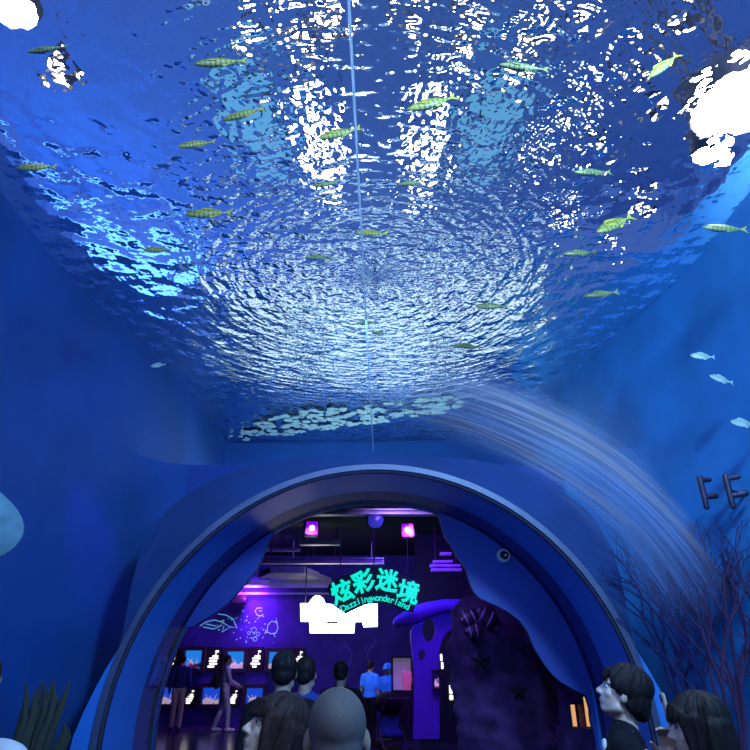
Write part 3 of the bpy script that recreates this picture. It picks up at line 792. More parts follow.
# ------------------------------------------------------------------ tank dressing
m_branch = mat('dark_gorgonian', (.035, .012, .07), .85, scale=12)
m_branchb = mat('blue_black_gorgonian', (.01, .02, .13), .85, scale=12)
m_weed = mat('dark_olive_weed', (.06, .07, .045), .8, scale=14)
m_stone = mat('tank_stone', (.015, .03, .10), .9, scale=9, bump=.5)
def sea_fan(root, spread, hgt, seed, m, lab, grp, depth=5, r0=.022, lean=0):
    rnd = random.Random(seed); mb = MB()
    def grow(p, ang, L, r, d):
        if math.hypot(root[0]+p.x-CX, root[2]+p.z-ZC) < RR+.17 or root[0]+p.x > 2.88: return
        tip = p+Vector((math.sin(ang)*L, rnd.uniform(-.12, .12)*L, math.cos(ang)*L))
        mid = p.lerp(tip, .5)+Vector((rnd.uniform(-.06, .06)*L, 0, 0))
        mb.tube([p, mid, tip], [r, r*.85, r*.7], 5, caps=(d == depth or d <= 1))
        if d <= 1: return
        for k in range(rnd.choice((2, 2, 3))):
            grow(tip if k < 2 else mid, ang+rnd.uniform(.15, .55)*(1 if k % 2 else -1)+rnd.uniform(-.1, .1), L*rnd.uniform(.62, .85), r*.66, d-1)
    for k in range(spread):
        grow(Vector((rnd.uniform(-.05, .05), rnd.uniform(-.03, .03), .05)), lean+(k-(spread-1)/2)*.2+rnd.uniform(-.1, .1), hgt*.30, r0, depth)
    t = empty('sea_fan', root, 0, lab, 'sea fan', grp)
    build('branches', mb, m, t)
    build('holdfast', MB().ell((0, 0, .02), (.14, .12, .09)), m_stone, t)
    return t
def ledge(name, c, r, seed, lab):
    mb = MB(); rnd = random.Random(seed)
    for _ in range(7): mb.ell((rnd.uniform(-r, r)*.5, rnd.uniform(-r, r)*.4, rnd.uniform(.1, c[2]-.12)), (r*.5, r*.45, max(.2, rnd.uniform(.2, .4))), nu=12, nv=8)
    mb.ell((0, 0, c[2]*.5), (r*.55, r*.5, c[2]*.53))
    o = blob(name, mb, m_stone, None, .045, 2, lambda co: co*(1+.10*mnoise.noise(co*4)))
    o.location = (c[0], c[1], 0); return tag(o, lab, 'rock')
ledge('tank_rock', (2.42, 4.72, 1.0), .36, 2, 'dark rock outside the tunnel behind the black-haired woman')
ledge('tank_rock', (2.3, 5.15, .95), .30, 4, 'dark rock outside the tunnel behind the young man in black')
sea_fan((2.42, 4.7, .98), 3, 1.6, 11, m_branch, 'tall dark sea fan spreading above the black-haired woman', 'sea fans', 6, lean=.12)
sea_fan((2.66, 4.45, .95), 2, 1.25, 17, m_branch, 'dark sea fan leaning towards the right edge of the view', 'sea fans', 6, lean=.5)
sea_fan((2.42, 5.25, .90), 3, 2.0, 23, m_branchb, 'blue-black bushy sea fan between the portal rim and streaked acrylic', 'sea fans', 5, lean=-.03)
sea_fan((2.46, 5.05, .92), 2, 1.9, 29, m_branchb, 'thin blue-black sea fan behind the streaked acrylic', 'sea fans', 5)
t = empty('sea_anemone', (2.5, 3.98, 1.36), 0, 'pale blue spiky coral tuft at the lower right corner', 'coral')
mb = MB(); rnd = random.Random(6)
for _ in range(40):
    a = rnd.uniform(0, 2*PI); b_ = rnd.uniform(.1, 1.0); d = Vector((math.cos(a)*math.sin(b_), math.sin(a)*math.sin(b_), math.cos(b_)))
    mb.tube([(0, 0, 0), d*rnd.uniform(.09, .16)], [.012, .004], 5)
build('tentacles', mb, mat('pale_blue_coral', (.35, .65, .9), .6), t); build('base', MB().ell((0, 0, -.03), (.08, .08, .06)), m_stone, t)
ledge('tank_rock', (2.5, 3.98, 1.36), .3, 8, 'dark rock under the pale blue coral tuft')
# weed clump and stones at the left
def weed(c, n, hgt, seed, lab):
    rnd = random.Random(seed); mb = MB()
    for k in range(n):
        x, y = rnd.uniform(-.10, .10), rnd.uniform(-.08, .08); h = hgt*rnd.uniform(.5, 1)*(1-abs(x)*1.5)
        ln_ = rnd.uniform(-.1, .22)
        pts = [(x, y, 0), (x+ln_*h*.3, y, h*.4), (x+ln_*h*.6+.02, y, h*.75), (x+ln_*h, y, h)]
        mb.tube(pts, [.02, .03, .022, .003], 7)
    t = empty('seaweed_clump', c, 0, lab, 'seaweed')
    build('blades', mb, m_weed, t); build('root_mass', MB().ell((0, 0, .02), (.2, .14, .08)), m_stone, t)
weed((-2.33, 4.74, 1.0), 13, .66, 4, 'dark olive seaweed clump rising at the lower left')
weed((-2.27, 4.98, .98), 7, .36, 9, 'small pale-tipped seaweed beside the tall clump at the lower left')
ledge('tank_rock', (-2.45, 4.85, 1.02), .36, 12, 'dark rock carrying the seaweed at the lower left')
# pipe brackets on the right wall
m_bracket = mat('black_bracket', (.012, .012, .05), .6)
def bracket(px, py, s_, lab, yaw):
    c = at_s(px, py, s_)
    t = empty('pipe_bracket', c, yaw, lab, 'bracket', 'dark pipe brackets on the tank wall')
    build('back_bar', MB().cap((0, 0, -.15), (0, 0, .14), .026, .03), m_bracket, t)
    build('pipe_stub', MB().cap((0, 0, .12), (.10, -.04, .13), .026, .024), m_bracket, t)
    build('pipe_stub', MB().cap((0, 0, -.05), (.12, -.05, -.03), .024, .032), m_bracket, t)
    build('fixing_arm', MB().tube([(0, 0, 0), (.22, .10, 0)], .02, 8), m_bracket, t); t.scale = (.8, .8, .8)
bracket(703, 492, 4.75, 'dark pipe bracket on the tank wall, nearer to the streaked acrylic', R(35))
bracket(729, 491, 4.6, 'dark pipe bracket on the tank wall, nearest the right edge of view', R(5))

# ------------------------------------------------------------------ fish
def fish_material(name, back, belly, barc, freq):
    w = NT(name); tc = w.n('ShaderNodeTexCoord'); sx = w.n('ShaderNodeSeparateXYZ'); w.l.new(tc.outputs['Object'], sx.inputs[0])
    X, Y, Z = sx.outputs
    bars = w.ramp(w.ma('SINE', w.ma('MULTIPLY', X, freq)), .15, .75)
    body = w.n('ShaderNodeMix', data_type='RGBA'); body.inputs[6].default_value = belly+(1,); body.inputs[7].default_value = back+(1,)
    w.l.new(w.ramp(Z, -.22, .02), body.inputs[0])
    mx = w.n('ShaderNodeMix', data_type='RGBA'); w.l.new(body.outputs[2], mx.inputs[6]); mx.inputs[7].default_value = barc+(1,)
    w.l.new(w.ma('MULTIPLY', bars, w.ma('MULTIPLY', w.ramp(X, -.42, -.30), .7)), mx.inputs[0])
    b = w.n('ShaderNodeBsdfPrincipled'); b.inputs['Roughness'].default_value = .35
    w.l.new(mx.outputs[2], b.inputs['Base Color']); w.l.new(b.outputs[0], w.out.inputs[0]); return w.m
F_trev = fish_material('striped_yellow_fish_skin', (.46, .48, .06), (.58, .62, .28), (.07, .10, .03), 62)
F_trevd = fish_material('striped_olive_fish_skin', (.28, .34, .10), (.40, .45, .25), (.06, .09, .04), 62)
F_silver = fish_material('silver_fish_skin', (.42, .58, .50), (.80, .90, .88), (.35, .5, .45), 10)
m_finy = mat('yellow_fin', (.75, .62, .08), .5); m_fino = mat('olive_fin', (.3, .34, .1), .5); m_fins = mat('silver_fin', (.5, .65, .6), .5)
m_eye = mat('fish_eye', (.01, .01, .01), .15)
def fish_proto(skin, fin, deep):
    """unit-length fish, head to -X"""
    t = empty('fish')
    prof = [(-.5, .004), (-.47, .045), (-.40, .085), (-.28, .122), (-.12, .14), (.05, .128), (.20, .09), (.30, .052), (.37, .032), (.41, .03)]
    n = 16; mb = MB(); rows = []
    for x, r in prof:
        for k in range(n):
            a = 2*PI*k/n; mb.v.append((x, .52*r*math.cos(a), r*deep*math.sin(a)-.012))
    for i in range(len(prof)-1):
        for k in range(n):
            a = i*n+k; b = i*n+(k+1) % n; mb.f.append((a, b, b+n, a+n))
    mb.f.append(tuple(range(n))); mb.f.append(tuple((len(prof)-1)*n+k for k in range(n)))
    build('body', mb, skin, t)
    def fin_(name, pts, y=0, th=.006): build(name, MB().prism(pts, y-th, y+th), fin, t, False)
    fin_('tail_fin', [(.40, .02), (.47, .07), (.56, .15), (.50, .03), (.485, -.01), (.50, -.05), (.55, -.16), (.46, -.08), (.40, -.04)])
    d = deep
    fin_('dorsal_fin', [(-.20, .118*d), (-.12, .19*d), (.0, .175*d), (.10, .15*d), (.26, .075*d), (.30, .045), (.0, .10*d)])
    fin_('anal_fin', [(.02, -.13*d), (.07, -.19*d), (.16, -.14*d), (.30, -.06), (.14, -.10*d)])
    for s_ in (-1, 1):
        o = build('pectoral_fin', MB().prism([(-.25, -.03), (-.18, .0), (-.08, -.03), (-.06, -.075), (-.16, -.07)], s_*.068, s_*.078), fin, t, False)
        build('eye', MB().ell((-.405, s_*.036, .022*d), (.022, .012, .022), nu=10, nv=6), m_eye, t)
    return t
FP = {'y': fish_proto(F_trev, m_finy, .95), 'o': fish_proto(F_trevd, m_fino, .8), 's': fish_proto(F_silver, m_fins, 1.25)}
# px, py, length in px, tail-up angle, kind, distance, label tail
FISH = [
 (220, 62, 52, 8, 'y', 0, 'clear yellow striped fish near the top left, above the bright ripples'),
 (243, 114, 44, 14, 'y', 0, 'yellow striped fish just below the topmost striped one at left'),
 (196, 144, 38, 14, 'y', 0, 'yellow fish over calm dark blue water, left of the bright ripples'),
 (36, 167, 38, 8, 'y', 0, 'pale yellow-green fish alone near the left edge'),
 (208, 213, 47, 5, 'y', 0, 'boldly striped yellow fish at left, above the small one by the blue streaks'),
 (157, 250, 28, 2, 'y', 0, 'small yellow fish at the tip of the bright blue streaks'),
 (47, 49, 40, 10, 'o', 0, 'faint greyish fish close to the top left floodlight'),
 (431, 103, 54, 20, 'y', 0, 'yellow-green fish tilted tail-up over the right column of lamp light'),
 (339, 133, 46, 20, 'y', 0, 'green-yellow fish crossing the acrylic seam over the left lamp column'),
 (325, 184, 27, 16, 'o', 0, 'small olive fish just left of the seam above the rings'),
 (411, 183, 28, 4, 'o', 0, 'small dark olive fish below the right lamp column'),
 (371, 233, 34, 3, 'y', 0, 'yellow fish touching the acrylic seam inside the upper rings'),
 (318, 257, 28, 6, 'o', 0, 'faint olive fish left of the seam inside the rings'),
 (491, 306, 34, -4, 'o', 0, 'dark olive fish right of the ring centre'),
 (467, 346, 28, -8, 'o', 0, 'slim olive fish on the lower right of the rings'),
 (366, 323, 20, 2, 'o', 0, 'tiny dark fish at the centre of the rings beside the seam'),
 (379, 333, 16, -4, 'o', 0, 'tiniest dark fish just below the ring centre'),
 (523, 67, 50, -12, 'o', 0, 'faint grey-green fish at the top, right of the lamp columns'),
 (663, 66, 44, 40, 'y', 0, 'pale green fish steeply tilted, left of the big right floodlight'),
 (614, 224, 48, 30, 'y', 0, 'yellow-green fish swimming steeply down among right-hand glitter'),
 (579, 253, 34, 2, 'o', 0, 'olive fish just below the steep yellow-green fish'),
 (600, 294, 36, 4, 'o', 0, 'olive fish lowest in the right-hand glitter'),
 (592, 172, 40, 4, 'o', 0, 'shadowy fish above the steep yellow-green fish'),
 (724, 228, 42, -10, 'o', 0, 'faint fish near the right edge below the floodlights'),
 (158, 365, 16, 3, 's', 5.0, 'small silver fish alone in dark blue water at left'),
 (702, 356, 23, -10, 's', 4.6, 'silver fish at right, uppermost of three'),
 (721, 379, 25, -16, 's', 4.6, 'silver fish at right, middle of three with pale blue flank'),
 (743, 423, 28, -4, 's', 4.4, 'silver-green fish at right, lowest of three, cut by the edge'),
]
first = {}
for px, py, L, rot, kd, s_, lab in FISH:
    d = ray(px, py)
    if not s_: s_ = (4.42-CZ)/d.z
    p = at_s(px, py, s_)
    src = FP[kd]
    if kd in first: o = copy_tree(src)
    else: o = src; first[kd] = 1
    ln_ = L*s_/F/1.05
    o.location = p; o.scale = (ln_,)*3
    o.rotation_euler = (R(-12), R(-rot), R((int(px*7) % 17)-8))
    tag(o, lab, 'fish', {'y': 'yellow striped fish', 'o': 'olive fish', 's': 'silver fish'}[kd])
# big pale ray entering at the left
c = at_s(-40, 511, 3.3)
t = empty('stingray', c, 0, 'big pale ray with a rounded fin entering at the left edge', 'ray')
m_ray = mat('pale_ray_skin', (.13, .32, .38), .6, var=.2, scale=14)
rb = MB(); nu = 36
for j in range(9):
    q = j/8
    for k in range(nu):
        a = 2*PI*k/nu
        wx = .40*(1+.0*math.cos(a)); rr = 1/(abs(math.cos(a))**2.3+abs(math.sin(a))**2.3)**(1/2.3)
        rb.v.append((wx*rr*math.cos(a)*q, .16*(1-q*q)*0+.015*math.sin(3*a)*q, .19*rr*math.sin(a)*q))
base = len(rb.v); th_ = lambda q: .07*(1-q**2)+.006
top = [(x, y-th_((i//nu)/8), z) for i, (x, y, z) in enumerate(rb.v)]; bot = [(x, y+th_((i//nu)/8), z) for i, (x, y, z) in enumerate(rb.v)]
rb.v = top+bot; nb = len(top)
for j in range(8):
    for k in range(nu):
        a = j*nu+k; b = j*nu+(k+1) % nu; rb.f.append((a, b, b+nu, a+nu)); rb.f.append((a+nb, a+nu+nb, b+nu+nb, b+nb))
for k in range(nu):
    a = 8*nu+k; b = 8*nu+(k+1) % nu; rb.f.append((a, b, b+nb, a+nb))
Mr = Matrix.Rotation(R(28), 4, 'Y')
rb.v = [tuple(Mr @ Vector(v)) for v in rb.v]
build('body', rb, m_ray, t)
build('tail', MB().tube([Mr @ Vector(q) for q in ((-.3, 0, -.03), (-.36, .15, -.05), (-.38, .5, -.1))], [.03, .018, .005], 8), m_ray, t)
for s_ in (-1, 1): build('eye', MB().ell(Mr @ Vector((.12, -.06, .13+.02*s_)), (.018, .02, .018)), m_eye, t)

# flat pale blobs standing in for the bright reflection on the far water
rnd = random.Random(21); mb = MB()
poly_f = [(222, 439), (262, 421), (300, 411), (350, 407), (400, 402), (450, 396), (470, 402), (440, 414), (400, 420), (340, 428), (300, 434), (250, 440)]
def inside(x, y):
    c_ = False; j = len(poly_f)-1
    for i in range(len(poly_f)):
        (xi, yi), (xj, yj) = poly_f[i], poly_f[j]
        if (yi > y) != (yj > y) and x < (xj-xi)*(y-yi)/(yj-yi)+xi: c_ = not c_
        j = i
    return c_
n_ = 0
while n_ < 430:
    x, y = rnd.uniform(220, 472), rnd.uniform(394, 441)
    if not inside(x, y) or mnoise.noise(Vector((x*.07, y*.2, 0))) < -.12: continue
    p = at_z(x, y, WZ-.03)
    if p.y > 9.45: continue
    r = rnd.uniform(.010, .042)
    mb.ell(p, (r*1.7, r*1.3, .016), nu=7, nv=4); n_ += 1
o = build('water_sheen_blobs', mb, mat('pale_water_sheen', (.62, .85, .86), .6, var=.1, scale=20))
tag(o, 'pale reflection built of flat blobs at the water surface along the far tank wall', 'foam', kind='stuff')  # stands in for a bright reflection, not real foam
# ------------------------------------------------------------------ people
def skin(name, c): return mat(name, c, .5, var=.06, scale=20)
SK_A = skin('light_skin', (.62, .45, .38)); SK_B = skin('tan_skin', (.42, .28, .21)); 
HAIR = mat('black_hair', (.010, .009, .011), .6, var=.5, scale=60, spec=.14); HAIRB = mat('dark_brown_hair', (.022, .013, .014), .6, var=.5, scale=60, spec=.14)
STUB = mat('grey_stubble', (.085, .08, .09), .75, var=.25, scale=220)
EYEW = mat('eye_white', (.8, .8, .8), .2); EYED = mat('iris_dark', (.01, .007, .006), .15); LIP = mat('lip_skin', (.45, .2, .19), .45)
def hand(mb, w, d, n, curl=.5, M=None, side=1):
    """palm from wrist w along d, palm facing n, five fingers; side=1 puts the thumb at d x n"""
    w = Vector(w); d = Vector(d).normalized(); n = (Vector(n)-d*Vector(n).dot(d)).normalized(); s_ = d.cross(n)*side
    mb.cap(w, w+d*.03, .024, .026)
    for q in (-.027, -.009, .009, .027): mb.cap(w+d*.02+s_*q*.7, w+d*.088+s_*q, .014, .0115, n=8)
    for q, L in ((-.030, .060), (-.010, .072), (.010, .078), (.030, .068)):
        p = w+d*.088+s_*q; a = 0
        for k, (fl, r0, r1) in enumerate(((.45, .0098, .0090), (.32, .0090, .0082), (.23, .0082, .0070))):
            a += curl*(.55, .75, .6)[k]
            e = p+(d*math.cos(a)+n*math.sin(a))*L*fl
            mb.cap(p, e, r0, r1, n=8); p = e
    p = w+d*.025+s_*.028; e = p+(d*.55+s_*.7+n*.3).normalized()*.038; mb.cap(p, e, .014, .0115, n=8)
    f = e+(d*.8+s_*.25+n*.45).normalized()*.034; mb.cap(e, f, .0112, .0085, n=8)
def person(px, py, Y, yaw, label, skinm, shirt, trousers, hair='short', hairm=None, hyaw=0, hpitch=0, hroll=0, arms=None, sleeve='short', voxel=.012, face=False, collar=None, cap_=None, shoe=None, group=None, legs=None):
    c = at_y(px, py, Y); k = c.z/1.615
    t = empty('person', (c.x, c.y, 0), R(yaw), label, 'person', group); t.scale = (k, k, k)
    hc = Vector((0, .01, 1.615))
    HM = Matrix.Translation(hc-Vector((0, .02, .09))) @ Euler((R(hpitch), R(hroll), R(hyaw)), 'XYZ').to_matrix().to_4x4() @ Matrix.Translation((0, .02, .09))
    arms = arms or {1: ((.235, -.03, 1.12), (.25, .05, .87)), -1: ((-.235, -.03, 1.12), (-.25, .05, .87))}
    legs = legs or {1: ((.09, .015, .50), (.09, -.02, .09)), -1: ((-.09, .015, .50), (-.09, -.02, .09))}
    b = MB()
    b.ell((0, 0, 1.24), (.145, .095, .24)); b.ell((0, 0, .97), (.155, .10, .13)); b.ell((0, .01, 1.32), (.16, .10, .12))
    b.cap((-.155, 0, 1.405), (.155, 0, 1.405), .055, .055); b.cap((-.07, -.01, 1.43), (.07, -.01, 1.43), .055, .055)
    b.cap((0, -.012, 1.42), HM @ Vector((0, -.02, -.06)), .055, .050)
    for s in (1, -1):
        kn, an = legs[s]
        b.cap((s*.085, 0, .93), kn, .082, .056); b.cap(kn, (kn[0], kn[1]-.012, (kn[2]*.7+an[2]*.3)), .054, .056); b.cap(kn, an, .054, .034)
        b.cap((an[0], an[1]-.02, an[2]-.04), (an[0]*1.05, an[1]+.15, an[2]-.055), .038, .030)
        el, wr = [Vector(q) for q in arms[s][:2]]
        sh_ = Vector((s*.185, 0, 1.395))
        b.cap(sh_, el, .047, .037); b.cap(el, el.lerp(wr, .3), .037, .039); b.cap(el, wr, .037, .025)
        d = (arms[s][2] if len(arms[s]) > 2 else (wr-el).normalized()); n_ = arms[s][3] if len(arms[s]) > 3 else (-s, 0, 0)
        hand(b, wr, d, n_, arms[s][4] if len(arms[s]) > 4 else .45, side=-s)
    # head
    b.ell((0, -.015, .025), (.074, .094, .088), HM, 28, 18); b.ell((0, .028, -.035), (.060, .066, .086), HM, 24, 16); b.ell((0, .050, -.088), (.036, .036, .026), HM)
    b.cap((-.045, .01, -.07), (-.012, .06, -.092), .026, .022, HM); b.cap((.045, .01, -.07), (.012, .06, -.092), .026, .022, HM)
    b.cap((0, .084, .008), (0, .108, -.030), .0085, .0125, HM); b.ell((.012, .098, -.034), (.009, .010, .008), HM); b.ell((-.012, .098, -.034), (.009, .010, .008), HM)
    b.cap((-.045, .070, .022), (-.012, .082, .020), .011, .010, HM); b.cap((.045, .070, .022), (.012, .082, .020), .011, .010, HM)
    b.ell((0, .072, .045), (.05, .016, .03), HM)
    for s in (1, -1):
        b.ell((s*.036, .058, -.028), (.024, .022, .022), HM)
        b.ell((s*.078, -.008, -.012), (.010, .020, .032), HM, rot=Euler((R(12), 0, R(-s*18))).to_matrix()); b.ell((s*.073, .0, -.028), (.010, .014, .016), HM)
    b.ell((0, .084, -.060), (.024, .012, .007), HM); b.ell((0, .083, -.071), (.020, .011, .008), HM)
    blob('body', b, skinm, t, voxel if not face else .0062, 3 if face else 2)
    if face:
        for s in (1, -1):
            e = build('eye', MB().ell(HM @ Vector((s*.030, .0735, .003)), (.0115, .0115, .0115)), EYEW, t)
            build('iris', MB().ell(HM @ Vector((s*.030, .0832, .004)), (.0062, .0040, .0062)), EYED, e)
            build('eyebrow', MB().tube([HM @ Vector(q) for q in ((s*.050, .075, .026), (s*.032, .090, .031), (s*.013, .093, .025))], [.002, .0042, .003], 6), HAIR, t)
        build('lips', MB().ell((0, .0915, -.0610), (.018, .0058, .0036), HM).ell((0, .0900, -.0680), (.016, .0058, .0038), HM), LIP, t)
    # hair
    h = MB(); hm = hairm or HAIR
    if hair == 'short':
        h.ell((0, -.024, .042), (.081, .097, .087), HM, 24, 16).ell((0, -.060, -.015), (.066, .056, .062), HM)
        for s in (1, -1): h.ell((s*.066, -.025, .01), (.015, .045, .045), HM)
    elif hair in ('bowl', 'long'):
        h.ell((0, -.022, .048), (.094, .112, .092), HM, 28, 18).ell((0, .060, .060), (.062, .036, .036), HM).ell((0, -.075, -.02), (.074, .056, .075), HM)
        for s in (1, -1): h.ell((s*.074, -.014, .030), (.022, .070, .050), HM); h.ell((s*.066, -.05, -.015), (.022, .045, .06), HM)
        if hair == 'bowl':
            for q in range(7): h.cap((-.05+q*.017, .085, .075), (-.055+q*.0185, .097, .036+.006*(q % 2)), .014, .006, HM, 8)
            h.ell((0, -.095, -.055), (.06, .035, .04), HM)
        else:
            for q in range(9):
                a = PI*(1.0+q/8.0); x = .075*math.cos(a); y = -.03+.075*math.sin(a)
                h.cap((x, y, .02), (x*1.35, y*1.15-.01, -.42+.02*(q % 3)), .034, .026, HM, 10)
            for s in (1, -1):
                h.cap((s*.074, .022, .04), (s*.085, .025, -.26), .026, .018, HM, 10); h.cap((s*.060, .066, .060), (s*.079, .045, -.10), .018, .012, HM, 10)
            for q in range(9): h.cap((-.055+q*.014, .080, .075), (-.06+q*.015, .096, .022+.004*(q % 2)), .013, .006, HM, 8)
    else:
        h.ell((0, -.018, .030), (.0765, .0955, .0875), HM, 28, 18).ell((0, -.052, -.02), (.064, .054, .05), HM)
    HI = HM.inverted()
    def locks(co):
        q = HI @ co; a = math.atan2(q.x, q.y+.02)
        n_ = mnoise.noise(Vector((a*7, q.z*5, 1.3)))*.55+mnoise.noise(Vector((a*19, q.z*7, 5.1)))*.45
        rad = Vector((q.x, q.y+.02, q.z*.5)); 
        return HM @ (q+rad.normalized()*n_*(.010 if hair != 'bald' else .0))
    if hair: blob('hair', h, hm if hair != 'bald' else STUB, t, .0055 if face else (.007 if voxel < .011 else .012), 2, locks)
    if cap_:
        cm = MB().ell((0, -.018, .052), (.088, .104, .085), HM).ell((0, .105, .050), (.062, .065, .010), HM)
        blob('cap', cm, cap_, t, .010, 2)
    # clothes
    g = MB()
    g.ell((0, 0, 1.22), (.165, .115, .30)); g.ell((0, 0, 1.0), (.168, .115, .15)); g.ell((0, .01, 1.32), (.175, .115, .125))
    g.cap((-.155, 0, 1.402), (.155, 0, 1.402), .066, .066); g.cap((-.06, -.012, 1.435), (.06, -.012, 1.435), .058, .058)
    for s in (1, -1):
        el, wr = [Vector(q) for q in arms[s][:2]]; sh_ = Vector((s*.185, 0, 1.395))
        if sleeve == 'short': g.cap(sh_, sh_.lerp(el, .62), .062, .058)
        else: g.cap(sh_, el, .060, .050); g.cap(el, el.lerp(wr, .93), .050, .038)
    blob('shirt', g, shirt, t, .013, 3)
    if collar: build('collar', MB().lathe([(.062, .02), (.075, .0), (.088, -.03), (.08, -.05)], (0, -.012, 1.475), 20), collar, t)
    g = MB().ell((0, 0, .96), (.166, .112, .11))
    for s in (1, -1):
        kn, an = legs[s]
        g.cap((s*.085, 0, .93), kn, .096, .072); g.cap(kn, (an[0], an[1], an[2]+.02), .072, .058)
    blob('trousers', g, trousers, t, .015, 3)
    for s in (1, -1):
        an = legs[s][1]
        blob('shoe', MB().cap((an[0], an[1]-.025, an[2]-.035), (an[0]*1.05, an[1]+.17, an[2]-.052), .048, .036).cap((an[0], an[1]-.01, an[2]-.03), (an[0], an[1]+.0, an[2]+.0), .045, .042), shoe or M['dark'], t, .014, 2, lambda v: Vector((v.x, v.y, max(v.z, .002))))
    return t
cl = lambda n, c, **k: mat(n, c, .9, var=.18, scale=14, spec=.1, **k)
T_black = cl('black_cloth', (.010, .010, .014)); T_dark = cl('dark_trousers', (.015, .015, .025)); T_navy = cl('navy_cloth', (.02, .04, .16)); T_blue = cl('dull_blue_jacket', (.03, .06, .30))
T_white = cl('white_cloth', (.75, .78, .85)); T_khaki = cl('khaki_trousers', (.45, .36, .30)); T_lav = cl('pale_lavender_cloth', (.62, .58, .72)); T_red = cl('red_collar', (.45, .03, .05))
T_fluo = cl('fluorescing_blue_shirt', (.05, .22, .95), emit=(.01, .14, .9), strength=.28); T_plum = cl('plum_cloth', (.06, .02, .10))
# young man in black, looking up to the left
A = person(618, 693, 3.12, 72, 'young man with black bowl-cut hair in black t-shirt gazing upwards at right', SK_A, T_black, T_dark, 'bowl', hpitch=20, hyaw=2, voxel=.008, face=True)
pnl = MB()
for q in range(9):
    z = 1.41-.05*q; pnl.ell((-.02, .094, z-.02), (.05, .016, .04))
blob('shirt_front_panel', pnl, T_white, A, .010, 3)
# black-haired woman beside him
B = person(700, 729, 2.5, 74, 'woman with long black hair holding up a phone at the lower right', SK_A, T_black, T_dark, 'long', hyaw=4, voxel=.008, face=True, sleeve='long',
    arms={1: ((.25, .07, 1.22), (.135, .105, 1.49), (-.25, .10, .96), (-.9, .2, 0), .75), -1: ((-.27, .05, 1.20), (-.13, .165, 1.405), (.12, .12, .98), (.5, .85, -.1), .55)})
Bw = Matrix.Translation(B.location) @ Matrix.Rotation(R(74), 4, 'Z') @ Matrix.Diagonal((*B.scale, 1))
t = empty('smartphone', Bw @ Vector((.085, .100, 1.655)), R(74), 'pale-cased smartphone raised in front of the black-haired woman', 'phone')
t.rotation_euler = (R(-6), 0, R(74))
build('case', MB().box((0, 0, 0), (.078, .010, .155), bev=.004), mat('pale_phone_case', (.75, .60, .52), .4), t)
build('screen', MB().box((0, -.0055, 0), (.070, .002, .145)), mat('phone_screen', (.01, .01, .02), .1), t)
build('camera_bump', MB().box((.02, .006, .055), (.028, .004, .028), bev=.001), M['dark'], t)
person(337, 737, 1.70, 3, 'man with shaved head seen from behind, lowest and nearest at the centre', SK_B, T_black, T_dark, 'bald', voxel=.008)
person(268, 731, 2.35, 104, 'long-haired woman in profile facing left, lower centre-left', SK_A, T_black, T_dark, 'long', HAIRB, hpitch=20, hyaw=12, voxel=.008, face=True, sleeve='long')
person(284, 672, 4.3, 4, 'dark-haired man with a red collar seen from behind', SK_B, T_black, T_dark, 'short', voxel=.010, sleeve='long', collar=T_red)
person(306, 674, 5.2, -12, 'dark-haired man in a dull blue jacket seen from behind, right of the red collar', SK_B, T_blue, T_dark, 'short', voxel=.011, sleeve='long')
person(341, 673, 7.2, 0, 'dark-haired man in black seen from behind, standing beyond the shaved head', SK_B, T_black, T_dark, 'short', voxel=.012, sleeve='long')
person(183, 660, 17.6, 10, 'standing man in navy shirt and khaki trousers facing the wall aquariums', SK_B, T_navy, T_khaki, 'short', voxel=.016, sleeve='long')
I = person(228, 660, 17.5, -70, 'standing woman in pale lavender clothes with a black backpack', SK_B, T_lav, T_lav, 'short', voxel=.016, sleeve='long', shoe=T_white,
    arms={1: ((.22, .08, 1.14), (.12, .33, 1.02)), -1: ((-.22, .02, 1.12), (-.14, .28, 1.02))}, legs={1: ((.09, .10, .50), (.09, .12, .09)), -1: ((-.09, -.02, .50), (-.09, -.18, .09))})
Iw = Matrix.Translation(I.location) @ Matrix.Rotation(R(-70), 4, 'Z')
t = empty('backpack', Iw @ Vector((0, -.24, 1.0)), R(-70), 'black backpack worn by the woman in pale lavender', 'backpack')
build('bag', MB().box((0, 0, .17), (.30, .20, .42), bev=.06), M['black'], t)
build('pocket', MB().box((0, -.11, .10), (.24, .07, .22), bev=.03), M['black'], t)
for s in (1, -1): build('strap', MB().tube([(s*.10, .08, .36), (s*.12, .20, .46), (s*.12, .34, .38), (s*.13, .34, .15), (s*.11, .10, .02)], .014, 6), M['black'], t)
person(370, 666, 14.8, -35, 'staff member in glowing blue shirt, bare dark hair, left of the pair', SK_B, T_fluo, T_dark, 'short', voxel=.016, hpitch=-12)
person(388, 669, 13.9, 150, 'staff member in glowing blue shirt and blue cap, right of the pair', SK_B, T_fluo, T_dark, 'short', voxel=.016, hpitch=-15, cap_=T_fluo, arms={1: ((.24, .05, 1.14), (.10, .26, 1.08)), -1: ((-.24, .05, 1.14), (-.08, .26, 1.06))})
person(-28, 688, 2.3, 0, 'dark-haired person in white cut by the lower left edge', SK_A, T_white, T_dark, 'short', voxel=.010)
